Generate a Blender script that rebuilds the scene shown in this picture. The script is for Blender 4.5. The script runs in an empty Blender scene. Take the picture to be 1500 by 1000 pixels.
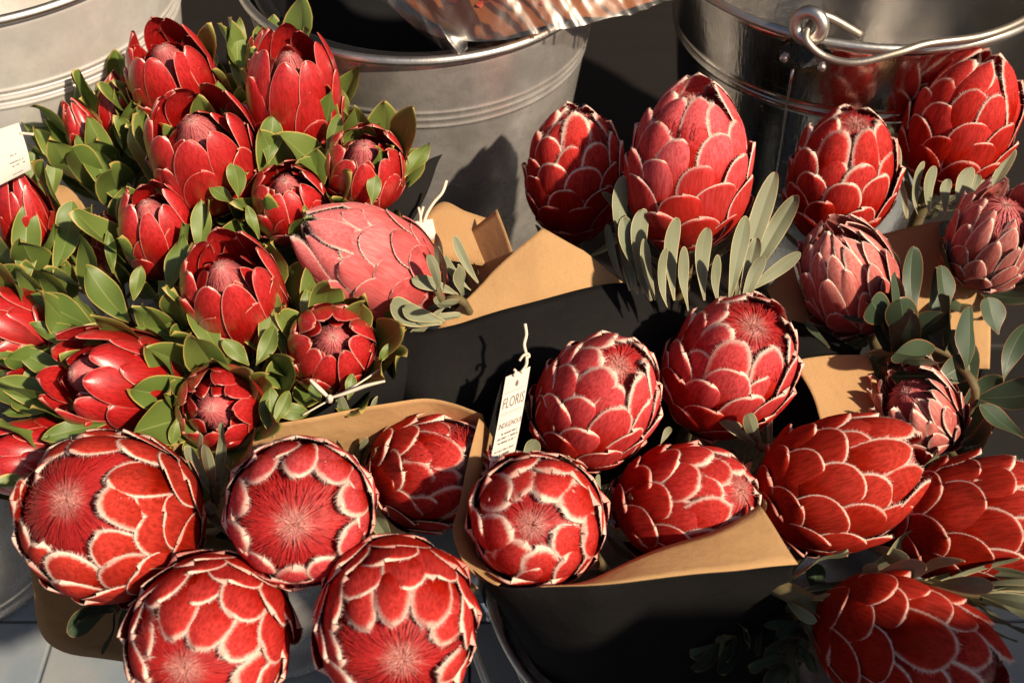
import bpy, math, random
from mathutils import Vector, Matrix, Quaternion, noise as mnoise

# ------------------------------------------------------------------ camera, sky, sun
S = bpy.context.scene
COL = S.collection
CAM_H = 0.98
PITCH = math.radians(46)
FPX = 1500 * 40 / 36.0
FWD = Vector((0, math.cos(PITCH), -math.sin(PITCH)))
UPV = Vector((0, math.sin(PITCH), math.cos(PITCH)))
RGT = Vector((1, 0, 0))
CAM = Vector((0, 0, CAM_H))
cd = bpy.data.cameras.new('camera'); cam = bpy.data.objects.new('camera', cd); COL.objects.link(cam)
cam.location = CAM; cam.rotation_euler = (math.pi / 2 - PITCH, 0, 0)
cd.lens = 40; cd.sensor_width = 36; cd.clip_start = 0.02; cd.clip_end = 200
cd.dof.use_dof = True; cd.dof.focus_distance = 0.76; cd.dof.aperture_fstop = 9.0
S.camera = cam

TO_SUN = Vector((0.57, -0.46, 0.68)).normalized()
w = bpy.data.worlds.new('World'); S.world = w; w.use_nodes = True
nt = w.node_tree; bg = nt.nodes['Background']
sky = nt.nodes.new('ShaderNodeTexSky'); sky.sky_type = 'NISHITA'; sky.sun_disc = False
sky.sun_elevation = math.asin(TO_SUN.z); sky.sun_rotation = math.atan2(TO_SUN.x, TO_SUN.y)
sky.air_density = 1.0; sky.dust_density = 2.5; sky.ozone_density = 1.0
nt.links.new(sky.outputs[0], bg.inputs[0]); bg.inputs[1].default_value = 0.05
ld = bpy.data.lights.new('sun', 'SUN'); sun = bpy.data.objects.new('sun', ld); COL.objects.link(sun)
ld.energy = 5.0; ld.angle = math.radians(1.8); ld.color = (1.0, 0.84, 0.64)
sun.rotation_euler = TO_SUN.to_track_quat('Z', 'Y').to_euler(); sun.location = (1.2, -1.0, 2.4)
S.view_settings.view_transform = 'Standard'; S.view_settings.look = 'None'
S.view_settings.exposure = 0.22; S.view_settings.gamma = 1.0

# ------------------------------------------------------------------ helpers
def P(px, py, d):
    return CAM + FWD * d + RGT * ((px - 750) / FPX * d) + UPV * ((500 - py) / FPX * d)
def cdir(a):
    return (RGT * a[0] + UPV * a[1] - FWD * a[2]).normalized()
def lerp(a, b, t): return a + (b - a) * t
def sstep(a, b, x):
    t = min(1, max(0, (x - a) / (b - a))); return t * t * (3 - 2 * t)

def tag(o, label=None, cat=None, group=None, kind=None):
    if label: o['label'] = label
    if cat: o['category'] = cat
    if group: o['group'] = group
    if kind: o['kind'] = kind
    return o
def empty(name, loc):
    o = bpy.data.objects.new(name, None); o.empty_display_size = 0.02
    o.location = loc; COL.objects.link(o); return o
def mesh(name, v, f, smooth=True, mats=(), mi=None, attrs=None):
    m = bpy.data.meshes.new(name); m.from_pydata([tuple(p) for p in v], [], f)
    for mt in mats: m.materials.append(mt)
    if mi: m.polygons.foreach_set('material_index', mi)
    if smooth: m.polygons.foreach_set('use_smooth', [True] * len(m.polygons))
    if attrs:
        for k, vals in attrs.items():
            a = m.attributes.new(k, 'FLOAT', 'POINT'); a.data.foreach_set('value', vals)
    m.update(); return m
def obj(name, m, parent=None, mw=None):
    """link a mesh; mw is its world matrix"""
    o = bpy.data.objects.new(name, m); COL.objects.link(o)
    mw = mw or Matrix.Identity(4)
    if parent:
        o.parent = parent
        o.matrix_basis = world[parent.name].inverted() @ mw
    else:
        o.matrix_basis = mw
    world[o.name] = mw
    return o
world = {}
V = Vector
def root(name, loc):
    o = empty(name, loc); world[o.name] = Matrix.Translation(loc); return o

def catmull(pts, n):
    """smooth polyline through pts, n samples per span"""
    out = []
    k = len(pts)
    for i in range(k - 1):
        p0 = pts[max(i - 1, 0)]; p1 = pts[i]; p2 = pts[i + 1]; p3 = pts[min(i + 2, k - 1)]
        for j in range(n):
            t = j / n
            out.append(0.5 * ((2 * p1) + (p2 - p0) * t + (2 * p0 - 5 * p1 + 4 * p2 - p3) * t * t + (3 * p1 - p0 - 3 * p2 + p3) * t ** 3))
    out.append(pts[-1].copy()); return out
def tube(pts, rad, sides=8, cap=True):
    v, f = [], []
    n = len(pts); up = Vector((0.13, 0.31, 0.94))
    rr = rad if isinstance(rad, (list, tuple)) else [rad] * n
    for i, p in enumerate(pts):
        d = (pts[min(i + 1, n - 1)] - pts[max(i - 1, 0)]).normalized()
        a = d.cross(up)
        if a.length < 0.05: a = d.cross(Vector((1, 0, 0)))
        a.normalize(); b = d.cross(a)
        for s in range(sides):
            t = 2 * math.pi * s / sides
            v.append(p + (a * math.cos(t) + b * math.sin(t)) * rr[i])
    for i in range(n - 1):
        for s in range(sides):
            s2 = (s + 1) % sides
            f.append((i * sides + s, i * sides + s2, (i + 1) * sides + s2, (i + 1) * sides + s))
    if cap:
        f.append(tuple(range(sides - 1, -1, -1))); f.append(tuple((n - 1) * sides + s for s in range(sides)))
    return v, f
def lathe(prof, seg=96):
    v, f = [], []
    for (r, z) in prof:
        for s in range(seg):
            a = 2 * math.pi * s / seg; v.append((r * math.cos(a), r * math.sin(a), z))
    for i in range(len(prof) - 1):
        for s in range(seg):
            s2 = (s + 1) % seg
            f.append((i * seg + s, i * seg + s2, (i + 1) * seg + s2, (i + 1) * seg + s))
    return v, f

# ------------------------------------------------------------------ materials
def mat(name, base=(0.5, 0.5, 0.5), rough=0.6, metal=0.0, spec=0.5):
    m = bpy.data.materials.new(name); m.use_nodes = True
    b = m.node_tree.nodes['Principled BSDF']
    b.inputs['Base Color'].default_value = (*base, 1); b.inputs['Roughness'].default_value = rough
    b.inputs['Metallic'].default_value = metal; b.inputs['Specular IOR Level'].default_value = spec
    return m
class NT:
    def __init__(s, m): s.t = m.node_tree; s.b = s.t.nodes['Principled BSDF']
    def n(s, typ, **kw):
        x = s.t.nodes.new('ShaderNode' + typ)
        for k, v in kw.items(): setattr(x, k, v)
        return x
    def l(s, a, b): s.t.links.new(a, b)
    def val(s, sock, v):
        if hasattr(v, 'is_linked') or isinstance(v, bpy.types.NodeSocket): s.l(v, sock)
        elif isinstance(v, tuple) and len(v) == 3 and sock.type == 'RGBA': sock.default_value = (*v, 1)
        else: sock.default_value = v
    def attr(s, name): return s.n('Attribute', attribute_name=name).outputs['Fac']
    def math(s, op, a, b=0.0, c=0.0):
        x = s.n('Math', operation=op)
        s.val(x.inputs[0], a); s.val(x.inputs[1], b)
        if op in ('MULTIPLY_ADD',): s.val(x.inputs[2], c)
        return x.outputs[0]
    def rng(s, v, a, b, c=0.0, d=1.0, smooth=True):
        x = s.n('MapRange'); x.interpolation_type = 'SMOOTHSTEP' if smooth else 'LINEAR'
        s.val(x.inputs[0], v)
        for i, q in enumerate((a, b, c, d)): s.val(x.inputs[i + 1], q)
        return x.outputs[0]
    def mix(s, f, a, b, mode='MIX'):
        x = s.n('Mix', data_type='RGBA', blend_type=mode)
        s.val(x.inputs[0], f); s.val(x.inputs[6], a); s.val(x.inputs[7], b)
        return x.outputs[2]
    def noise(s, scale, detail=3, rough=0.55, vec=None, stretch=None):
        x = s.n('TexNoise'); x.inputs['Scale'].default_value = scale
        x.inputs['Detail'].default_value = detail; x.inputs['Roughness'].default_value = rough
        if vec is None:
            tc = s.n('TexCoord'); vec = tc.outputs['Object']
        if stretch:
            mp = s.n('Mapping'); mp.inputs['Scale'].default_value = stretch; s.l(vec, mp.inputs[0]); vec = mp.outputs[0]
        s.l(vec, x.inputs['Vector']); return x.outputs['Fac']
    def bump(s, h, strength=0.3, dist=0.001):
        x = s.n('Bump'); x.inputs['Strength'].default_value = strength; x.inputs['Distance'].default_value = dist
        s.l(h, x.inputs['Height']); s.l(x.outputs[0], s.b.inputs['Normal'])
    def rand(s): return s.n('ObjectInfo').outputs['Random']

def bract_mat(name, deep, red, pink, margin, mw, rough, sheen, coat=0.0, dust=0.35, brick=(0.22, 0.012, 0.004)):
    m = mat(name, red, rough); k = NT(m)
    e = k.attr('edge'); v = k.attr('vv'); r = k.rand(); row = k.attr('row')
    mid = k.noise(330, 2)
    big = k.noise(95, 3); fine = k.noise(900, 3)
    streak = k.noise(700, 2, 0.6, stretch=(1, 1, 0.12))
    vv = k.math('ADD', v, k.math('MULTIPLY', k.math('SUBTRACT', big, 0.5), 0.45))
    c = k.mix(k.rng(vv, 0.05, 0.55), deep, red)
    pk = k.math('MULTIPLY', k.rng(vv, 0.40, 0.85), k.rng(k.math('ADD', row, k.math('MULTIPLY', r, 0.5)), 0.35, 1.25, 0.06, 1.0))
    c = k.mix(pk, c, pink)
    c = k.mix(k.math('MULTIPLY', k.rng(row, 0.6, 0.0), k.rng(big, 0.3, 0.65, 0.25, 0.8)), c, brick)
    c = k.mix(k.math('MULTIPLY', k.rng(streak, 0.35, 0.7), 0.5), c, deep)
    # dusty brownish bloom in patches on the outside
    c = k.mix(k.math('MULTIPLY', k.rng(big, 0.52, 0.75), dust), c, (0.20, 0.020, 0.008))
    ee = k.math('ADD', e, k.math('MULTIPLY', k.math('SUBTRACT', fine, 0.5), mw * 1.3))
    ee = k.math('ADD', ee, k.math('MULTIPLY', k.math('SUBTRACT', mid, 0.5), mw * 1.1))
    c = k.mix(k.math('MULTIPLY', k.rng(ee, mw * 3.0, mw * 0.6), 0.35), c, pink)
    c = k.mix(k.math('MULTIPLY', k.rng(ee, mw * 1.5, mw * 0.1), k.math('MULTIPLY', k.rng(row, 0.0, 0.55, 0.45, 1.0), k.rng(r, 0.0, 0.6, 0.55, 1.0))), c, margin)
    k.l(c, k.b.inputs['Base Color'])
    k.b.inputs['Sheen Weight'].default_value = sheen; k.b.inputs['Sheen Roughness'].default_value = 0.4
    k.b.inputs['Sheen Tint'].default_value = (1.0, 0.45, 0.42, 1)
    k.b.inputs['Coat Weight'].default_value = coat; k.b.inputs['Coat Roughness'].default_value = 0.36
    k.b.inputs['Specular IOR Level'].default_value = 0.5 if coat else 0.04
    k.bump(k.math('ADD', streak, fine), 0.25, 0.0006)
    return m
M = {}
CREAM = (0.92, 0.64, 0.52)
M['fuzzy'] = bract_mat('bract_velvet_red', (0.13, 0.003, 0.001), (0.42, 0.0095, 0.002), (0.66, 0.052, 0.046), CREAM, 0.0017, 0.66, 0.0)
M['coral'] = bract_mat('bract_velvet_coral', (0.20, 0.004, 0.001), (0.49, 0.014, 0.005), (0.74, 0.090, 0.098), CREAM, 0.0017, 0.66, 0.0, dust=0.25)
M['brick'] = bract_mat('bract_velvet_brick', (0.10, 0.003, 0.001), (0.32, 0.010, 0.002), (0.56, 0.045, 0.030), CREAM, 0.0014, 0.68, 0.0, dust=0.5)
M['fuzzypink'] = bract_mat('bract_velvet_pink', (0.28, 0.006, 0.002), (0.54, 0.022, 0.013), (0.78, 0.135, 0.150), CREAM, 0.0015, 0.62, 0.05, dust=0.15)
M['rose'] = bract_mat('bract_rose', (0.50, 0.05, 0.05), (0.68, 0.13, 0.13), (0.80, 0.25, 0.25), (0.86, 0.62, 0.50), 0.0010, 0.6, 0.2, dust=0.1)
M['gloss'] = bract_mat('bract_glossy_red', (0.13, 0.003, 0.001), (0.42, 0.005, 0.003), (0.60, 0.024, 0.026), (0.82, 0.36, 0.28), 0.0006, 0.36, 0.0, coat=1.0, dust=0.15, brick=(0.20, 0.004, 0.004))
M['pale'] = bract_mat('bract_faded_pink', (0.30, 0.035, 0.025), (0.52, 0.12, 0.10), (0.66, 0.25, 0.22), (0.85, 0.66, 0.55), 0.0009, 0.6, 0.2, dust=0.35)
M['fringe'] = mat('white_fringe', (0.94, 0.74, 0.65), 0.75)
M['fringe'].node_tree.nodes['Principled BSDF'].inputs['Sheen Weight'].default_value = 0.2

def cone_mat(name, a, b, c):
    m = mat(name, b, 0.6); k = NT(m); v = k.attr('vv')
    f = k.noise(1400, 2)
    col = k.mix(k.rng(v, 0.0, 0.62), a, b); col = k.mix(k.rng(v, 0.80, 1.0), col, c)
    col = k.mix(k.math('MULTIPLY', k.rng(f, 0.4, 0.7), 0.5), col, a)
    k.l(col, k.b.inputs['Base Color']); k.b.inputs['Sheen Weight'].default_value = 0.1
    return m
M['cone'] = cone_mat('style_mass_red', (0.24, 0.003, 0.003), (0.52, 0.015, 0.015), (0.82, 0.42, 0.36))
M['conepale'] = cone_mat('style_mass_pale', (0.40, 0.02, 0.03), (0.66, 0.16, 0.16), (0.84, 0.50, 0.44))

def leaf_mat(name, c1, c2, margin, rib, mw, rough, coat):
    m = mat(name, c1, rough); k = NT(m)
    e = k.attr('edge'); u = k.attr('uu'); r = k.rand()
    n = k.noise(120, 4); f = k.noise(900, 2)
    c = k.mix(k.math('MULTIPLY_ADD', r, 0.6, k.math('MULTIPLY', n, 0.4)), c1, c2)
    c = k.mix(k.math('MULTIPLY', k.rng(f, 0.45, 0.75), 0.18), c, rib)
    c = k.mix(k.math('MULTIPLY', k.rng(u, 0.05, 0.015), 0.65), c, rib)
    c = k.mix(k.rng(k.math('ADD', e, k.math('MULTIPLY', k.math('SUBTRACT', n, 0.5), mw)), mw * 1.25, mw * 0.6), c, margin)
    k.l(c, k.b.inputs['Base Color'])
    k.b.inputs['Coat Weight'].default_value = coat; k.b.inputs['Coat Roughness'].default_value = 0.35
    k.bump(k.math('ADD', n, f), 0.2, 0.0008)
    return m
M['green'] = leaf_mat('leaf_green', (0.085, 0.145, 0.022), (0.165, 0.215, 0.046), (0.46, 0.34, 0.09), (0.28, 0.31, 0.10), 0.0006, 0.45, 0.12)
M['silver'] = leaf_mat('leaf_grey_green', (0.16, 0.18, 0.10), (0.26, 0.27, 0.165), (0.52, 0.42, 0.22), (0.25, 0.26, 0.16), 0.0005, 0.6, 0.0)
M['dusky'] = leaf_mat('leaf_blue_green', (0.028, 0.055, 0.028), (0.060, 0.090, 0.048), (0.38, 0.17, 0.07), (0.15, 0.17, 0.09), 0.0006, 0.5, 0.1)
m = mat('stem_bark', (0.16, 0.11, 0.05), 0.7); k = NT(m); k.l(k.mix(k.noise(160, 4), (0.10, 0.045, 0.025), (0.19, 0.17, 0.07)), k.b.inputs['Base Color']); M['stem'] = m

def paper_mat(name, c1, c2, fib):
    m = mat(name, c1, 0.8, spec=0.12); k = NT(m)
    a = k.noise(14, 4); b = k.noise(900, 4, 0.7); s_ = k.noise(420, 3, 0.6, stretch=(1, 0.12, 1))
    c = k.mix(k.rng(a, 0.3, 0.7), c1, c2); c = k.mix(k.math('MULTIPLY', k.rng(b, 0.5, 0.8), 0.45), c, fib)
    c = k.mix(k.math('MULTIPLY', k.rng(s_, 0.55, 0.8), 0.3), c, fib)
    k.l(c, k.b.inputs['Base Color']); vz = k.n('TexVoronoi', feature='DISTANCE_TO_EDGE'); vz.inputs['Scale'].default_value = 8; tcz = k.n('TexCoord')
    wz = k.n('VectorMath', operation='ADD'); nz = k.n('TexNoise'); nz.inputs['Scale'].default_value = 9; k.l(tcz.outputs['Object'], nz.inputs['Vector'])
    sz = k.n('VectorMath', operation='SCALE'); sz.inputs['Scale'].default_value = 0.09; k.l(nz.outputs['Color'], sz.inputs[0])
    k.l(tcz.outputs['Object'], wz.inputs[0]); k.l(sz.outputs[0], wz.inputs[1]); k.l(wz.outputs[0], vz.inputs['Vector'])
    cre = k.rng(vz.outputs['Distance'], 0.0, 0.035)
    k.bump(k.math('ADD', k.math('ADD', b, k.math('MULTIPLY', a, 9.0)), k.math('MULTIPLY', cre, k.math('MULTIPLY', k.rng(a, 0.42, 0.6), 0.7))), 0.5, 0.0009)
    return m
M['kraft'] = paper_mat('paper_kraft', (0.54, 0.325, 0.15), (0.47, 0.275, 0.125), (0.36, 0.19, 0.08))
M['black'] = paper_mat('paper_black', (0.010, 0.0092, 0.009), (0.013, 0.012, 0.0115), (0.019, 0.0175, 0.017))

def metal_mat(name, c1, c2, r1, r2, stain, mtl=1.0):
    m = mat(name, c1, r1, mtl); k = NT(m)
    a = k.noise(22, 5, 0.6); b = k.noise(160, 4); g = k.noise(500, 2, 0.5, stretch=(1, 1, 0.06))
    c = k.mix(k.rng(a, 0.3, 0.7), c1, c2); c = k.mix(k.math('MULTIPLY', k.rng(b, 0.5, 0.8), 0.3), c, stain)
    k.l(c, k.b.inputs['Base Color'])
    k.l(k.rng(k.math('ADD', a, k.math('MULTIPLY', b, 0.3)), 0.4, 0.9, r1, r2), k.b.inputs['Roughness'])
    dent = k.noise(11, 2); sc = k.noise(60, 2, 0.5, stretch=(0.5, 0.5, 14))
    sc2 = k.math('MULTIPLY', k.rng(sc, 0.66, 0.70), 0.5)
    k.bump(k.math('ADD', k.math('ADD', k.math('MULTIPLY', dent, 6.0), sc2), k.math('ADD', g, k.math('MULTIPLY', b, 0.4))), 0.16, 0.0009)
    return m
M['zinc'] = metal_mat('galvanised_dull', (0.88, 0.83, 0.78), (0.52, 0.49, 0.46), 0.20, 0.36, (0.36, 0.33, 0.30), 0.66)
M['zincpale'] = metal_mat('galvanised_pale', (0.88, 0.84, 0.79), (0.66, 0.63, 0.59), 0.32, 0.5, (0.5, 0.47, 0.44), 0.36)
M['zincshiny'] = metal_mat('galvanised_bright', (0.78, 0.76, 0.73), (0.62, 0.60, 0.58), 0.10, 0.20, (0.28, 0.27, 0.26))
M['rim'] = metal_mat('rim_metal', (0.72, 0.69, 0.64), (0.60, 0.57, 0.52), 0.34, 0.5, (0.42, 0.37, 0.30))
M['wire'] = metal_mat('wire_metal', (0.58, 0.54, 0.48), (0.42, 0.35, 0.27), 0.42, 0.6, (0.25, 0.16, 0.09))
M['liner'] = mat('black_plastic', (0.012, 0.012, 0.013), 0.28)
M['twine'] = mat('raffia_white', (0.80, 0.70, 0.55), 0.8)
M['tag'] = mat('tag_card', (0.86, 0.79, 0.69), 0.8)
M['ink'] = mat('print_ink', (0.24, 0.20, 0.17), 0.8)

# floor of slate-blue and terracotta tiles
m = mat('tile_slate', (0.2, 0.23, 0.26), 0.6); k = NT(m)
r = k.rand(); n1 = k.noise(9, 5, 0.65); n2 = k.noise(80, 4)
c = k.mix(k.rng(r, 0.84, 0.95), (0.20, 0.245, 0.29), (0.42, 0.25, 0.13)); c = k.mix(k.rng(n1, 0.35, 0.7), c, (0.30, 0.31, 0.31))
c = k.mix(k.math('MULTIPLY', k.rng(n2, 0.5, 0.8), 0.4), c, (0.30, 0.26, 0.21))
k.l(c, k.b.inputs['Base Color']); k.bump(n2, 0.3, 0.001); M['tile'] = m
m = mat('grout', (0.045, 0.04, 0.035), 0.9); k = NT(m); k.l(k.mix(k.noise(60, 4), (0.03, 0.027, 0.024), (0.07, 0.06, 0.05)), k.b.inputs['Base Color']); M['grout'] = m
m = mat('dark_timber', (0.03, 0.02, 0.015), 0.7); k = NT(m); k.l(k.mix(k.noise(30, 4, stretch=(0.2, 6, 6)), (0.005, 0.0035, 0.003), (0.013, 0.008, 0.006)), k.b.inputs['Base Color']); M['wood'] = m
m = mat('dark_wall', (0.02, 0.014, 0.012), 0.85); k = NT(m); k.l(k.mix(k.noise(12, 5), (0.004, 0.003, 0.003), (0.009, 0.006, 0.005)), k.b.inputs['Base Color']); M['wall'] = m

# ------------------------------------------------------------------ setting
def boxmesh(name, x0, x1, y0, y1, z0, z1, mt, bev=0.0):
    c = [(x, y, z) for z in (z0, z1) for y in (y0, y1) for x in (x0, x1)]
    f = [(0, 2, 3, 1), (4, 5, 7, 6), (0, 1, 5, 4), (2, 6, 7, 3), (0, 4, 6, 2), (1, 3, 7, 5)]
    return mesh(name, c, f, False, [mt])
def bevel(o, wdt, seg=2):
    b = o.modifiers.new('bevel', 'BEVEL'); b.width = wdt; b.segments = seg; b.limit_method = 'ANGLE'
ground = tag(obj('ground', mesh('ground', [(-6, -5, -0.012), (6, -5, -0.012), (6, 1.6, -0.012), (-6, 1.6, -0.012)], [(0, 1, 2, 3)], False, [M['grout']])), kind='structure')
tm = boxmesh('tile', -0.0985, 0.0985, -0.0985, 0.0985, -0.011, 0, M['tile'])
random.seed(5)
for i in range(-5, 5):
    for j in range(-1, 4):
        o = obj('tile', tm, ground, Matrix.Translation((i * 0.2 + 0.06 + 0.001 * random.random(), j * 0.2 + 0.07, 0.0015 * random.random())) @ Matrix.Rotation(random.uniform(-.006, .006), 4, 'Z'))
        bevel(o, 0.002)
plat = tag(obj('platform', boxmesh('platform', -1.6, 1.6, 0.765, 1.5, -0.010, 0.18, M['wood'])), kind='structure'); bevel(plat, 0.004)
blocker = tag(obj('shade_blocker', boxmesh('shade_blocker', 0.363, 1.1, -0.7, 0.112, 0.002, 0.75, M['wood'])), kind='structure'); bevel(blocker, 0.006)  # unseen box, added out of frame to cast shade over the lower right flowers
tag(obj('wall', boxmesh('wall', -3, 3, 1.5, 1.6, -0.010, 2.2, M['wall'])), kind='structure')

# ------------------------------------------------------------------ buckets
def bucket(label, cx, cy, z0, ztop, rt, rb, mt, rimmat, bands, ears=(), group=None, liner=None):
    t = root('metal_bucket', Vector((cx, cy, z0))); tag(t, label, 'bucket', group)
    H = ztop - z0; T = Matrix.Translation((cx, cy, z0))
    prof = [(0.001, 0.012), (rb * 0.96, 0.012), (rb * 0.985, 0.002), (rb + 0.001, 0.001), (rb + 0.0035, 0.003), (rb + 0.0035, 0.008), (rb + 0.0015, 0.011)]
    R = lambda z: lerp(rb, rt, z / H)
    bset = sorted(bands); zz = 0.02
    zs = []
    while zz < H - 0.006:
        zs.append(zz); zz += 0.006
    fine = [b + d for b in bset for d in (-0.004, -0.0028, -0.0018, -0.0009, 0, 0.0009, 0.0018, 0.0028, 0.004)]
    zs = sorted([q for q in zs if all(abs(q - b) > 0.005 for b in bset)] + fine)
    for q in zs:
        dr = sum(0.0012 * math.exp(-((q - b) / 0.0014) ** 2) for b in bset)
        prof.append((R(q) + dr, q))
    prof += [(rt, H), (rt - 0.0012, H)]
    for q in [H - 0.01 - i * (H - 0.03) / 10 for i in range(11)]: prof.append((R(q) - 0.0012, q))
    prof.append((0.001, 0.016))
    v, f = lathe(prof, 128)
    body = obj('body', mesh('body', v, f, True, [mt]), t, T)
    n = 20; tr = 0.0036
    v, f = lathe([(rt + 0.001 + tr * math.cos(a), H + tr * math.sin(a)) for a in [2 * math.pi * i / 14 for i in range(15)]], 128)
    obj('rim', mesh('rim', v, f, True, [rimmat]), t, T)
    if liner:
        rl, zl = liner
        H2 = zl - z0
        pl = [(0.001, 0.02), (rb * 0.9, 0.022), (rl - 0.006, H2 - 0.03), (rl - 0.003, H2 - 0.012), (rl + 0.006, H2 - 0.010), (rl + 0.0085, H2 - 0.004), (rl + 0.007, H2), (rl + 0.002, H2 + 0.0015), (rl - 0.003, H2 - 0.001), (rl - 0.005, H2 - 0.008), (rl - 0.009, H2 - 0.03), (rb * 0.85, 0.03), (0.001, 0.03)]
        v, f = lathe(pl, 96)
        lo = root('liner_bucket', Vector((cx, cy, z0 + 0.02)))
        tag(lo, liner_label[0], 'bucket')
        obj('body', mesh('liner', v, f, True, [M['liner']]), lo, T)
    return t

liner_label = ['black plastic inner pail sitting inside the dull galvanised bucket under cellophane']
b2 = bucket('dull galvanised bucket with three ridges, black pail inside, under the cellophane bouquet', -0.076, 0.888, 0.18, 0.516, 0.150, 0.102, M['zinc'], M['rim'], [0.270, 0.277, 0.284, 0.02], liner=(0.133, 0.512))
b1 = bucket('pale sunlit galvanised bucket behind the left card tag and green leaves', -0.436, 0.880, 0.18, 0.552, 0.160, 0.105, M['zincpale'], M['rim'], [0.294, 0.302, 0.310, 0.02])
b3 = bucket('shiny dark metal bucket with wire handle, reflecting the red flowers', 0.294, 0.905, 0.18, 0.522, 0.160, 0.110, M['zincshiny'], M['rim'], [0.270, 0.278, 0.02])
b4 = bucket('blue grey metal bucket standing on the tiles at the left, base bead showing', -0.56, 0.655, 0.0, 0.30, 0.135, 0.105, M['zinc'], M['rim'], [0.02, 0.2, 0.207])
b5 = bucket('metal bucket holding the tagged bouquet, rim and ear showing beside the tiles', 0.135, 0.462, 0.0, 0.265, 0.152, 0.105, M['zincshiny'], M['rim'], [0.2, 0.207])
b6 = bucket('metal bucket hidden under the leafy left bunch and the open flowers', -0.225, 0.60, 0.0, 0.26, 0.125, 0.09, M['zinc'], M['rim'], [0.2])
def vase(label, cx, cy, rt, rb, h):
    v, f = lathe([(0.001, 0.003), (rb, 0), (rb + 0.002, 0.004), (rt, h - 0.012), (rt + 0.004, h - 0.01), (rt + 0.005, h - 0.003), (rt + 0.002, h), (rt - 0.002, h - 0.002), (rb - 0.001, 0.008), (0.001, 0.007)], 64)
    o = obj('flower_pail', mesh('flower_pail', v, f, True, [M['liner']]), None, Matrix.Translation((cx, cy, 0)))
    tag(o, label, 'pail')
vase('slim black pail holding the two tall heads behind the kraft flap', 0.05, 0.672, 0.066, 0.05, 0.29)
vase('slim black pail holding the faded pink heads before the shiny bucket', 0.325, 0.655, 0.066, 0.05, 0.29)

# handle hardware of the shiny bucket (ear, rivets, wire bail)
def ring(center, axis, R, r, seg=40, sides=12):
    q = axis.to_track_quat('Z', 'Y'); pts = []
    v, f = [], []
    for i in range(seg):
        a = 2 * math.pi * i / seg
        for s in range(sides):
            t = 2 * math.pi * s / sides
            v.append(center + q @ Vector(((R + r * math.cos(t)) * math.cos(a), (R + r * math.cos(t)) * math.sin(a), r * math.sin(t))))
    for i in range(seg):
        for s in range(sides):
            i2 = (i + 1) % seg; s2 = (s + 1) % sides
            f.append((i * sides + s, i2 * sides + s, i2 * sides + s2, i * sides + s2))
    return v, f
def knob(p, n, r):
    q = n.to_track_quat('Z', 'Y').to_matrix().to_4x4()
    v, f = lathe([(r, 0), (r, r * 0.25), (r * 0.8, r * 0.6), (r * 0.4, r * 0.8), (0.0001, r * 0.86)], 20)
    return mesh('rivet', v, f, True, [M['rim']]), Matrix.Translation(p) @ q
def ear_set(t, cx, cy, zt, rt, rb, H, ang, matx):
    """riveted ear on a bucket wall at azimuth ang"""
    d = Vector((math.cos(ang), math.sin(ang), 0)); sd = Vector((-math.sin(ang), math.cos(ang), 0))
    sl = (rt - rb) / H
    def wall(s, dz, out):
        a = ang + s / rt; r_ = rt + sl * dz + out
        return Vector((cx + r_ * math.cos(a), cy + r_ * math.sin(a), zt + dz))
    # plate, a shaped tab hugging the wall and rising above the rim
    outl = [(-0.021, -0.024), (-0.014, -0.030), (0, -0.026), (0.014, -0.030), (0.021, -0.024), (0.020, -0.014), (0.012, -0.004), (0.0095, 0.008), (-0.0095, 0.008), (-0.012, -0.004), (-0.020, -0.014)]
    v, f = [], []
    n = len(outl)
    for o_ in (0.0035, 0.0060):
        for (s, dz) in outl: v.append(wall(s, dz, o_ + (0.003 if dz > -0.006 else 0)))
    f.append(tuple(range(n - 1, -1, -1))); f.append(tuple(range(n, 2 * n)))
    for i in range(n): f.append((i, (i + 1) % n, n + (i + 1) % n, n + i))
    obj('ear_plate', mesh('ear_plate', v, f, False, [matx]), t)
    c = wall(0, 0.0145, 0.0075)
    ax = (d * 0.93 - sd * 0.1 + Vector((0, 0, 0.15))).normalized()
    v, f = ring(c, ax, 0.0102, 0.0052); obj('ear_loop', mesh('ear_loop', v, f, True, [M['rim']]), t)
    for s in (-0.0145, 0.0145):
        mm, mw = knob(wall(s, -0.021, 0.006), d, 0.0034); obj('rivet', mm, t, mw)
    return c, d, sd
# ear at the pixel where the photograph shows it
ang3 = math.radians(-116)
c3, d3, s3 = ear_set(b3, 0.294, 0.905, 0.522, 0.160, 0.110, 0.342, ang3, M['zincshiny'])
def rim3(deg, dr, dz):
    a = math.radians(deg); return Vector((0.294 + (0.160 + dr) * math.cos(a), 0.905 + (0.160 + dr) * math.sin(a), 0.522 + dz))
bail = [c3 - d3 * 0.012 + Vector((0.003, 0, 0.004)), c3 + Vector((0, 0, -0.001)), c3 + d3 * 0.011 + Vector((0.003, 0, -0.007)), rim3(-110, 0.021, -0.001), rim3(-103, 0.022, -0.001), rim3(-94, 0.016, 0.006), rim3(-86, 0.009, 0.0095), rim3(-72, 0.007, 0.0095), rim3(-58, 0.005, 0.011), rim3(-40, 0.004, 0.012), rim3(-20, 0.003, 0.014), rim3(10, 0.003, 0.016), rim3(40, 0.003, 0.014), rim3(64, 0.008, 0.012)]
v, f = tube(catmull(bail, 8), 0.0029, 10); obj('bail_handle', mesh('bail_handle', v, f, True, [M['wire']]), b3)
stub = [c3 - d3 * 0.010 + Vector((0.003, 0, 0.004)), c3 - d3 * 0.010 + Vector((0.014, 0, 0.001)), c3 - d3 * 0.004 + Vector((0.040, 0, -0.010))]
v, f = tube(catmull(stub, 6), 0.0031, 10); obj('bail_end', mesh('bail_end', v, f, True, [M['wire']]), b3)
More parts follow.
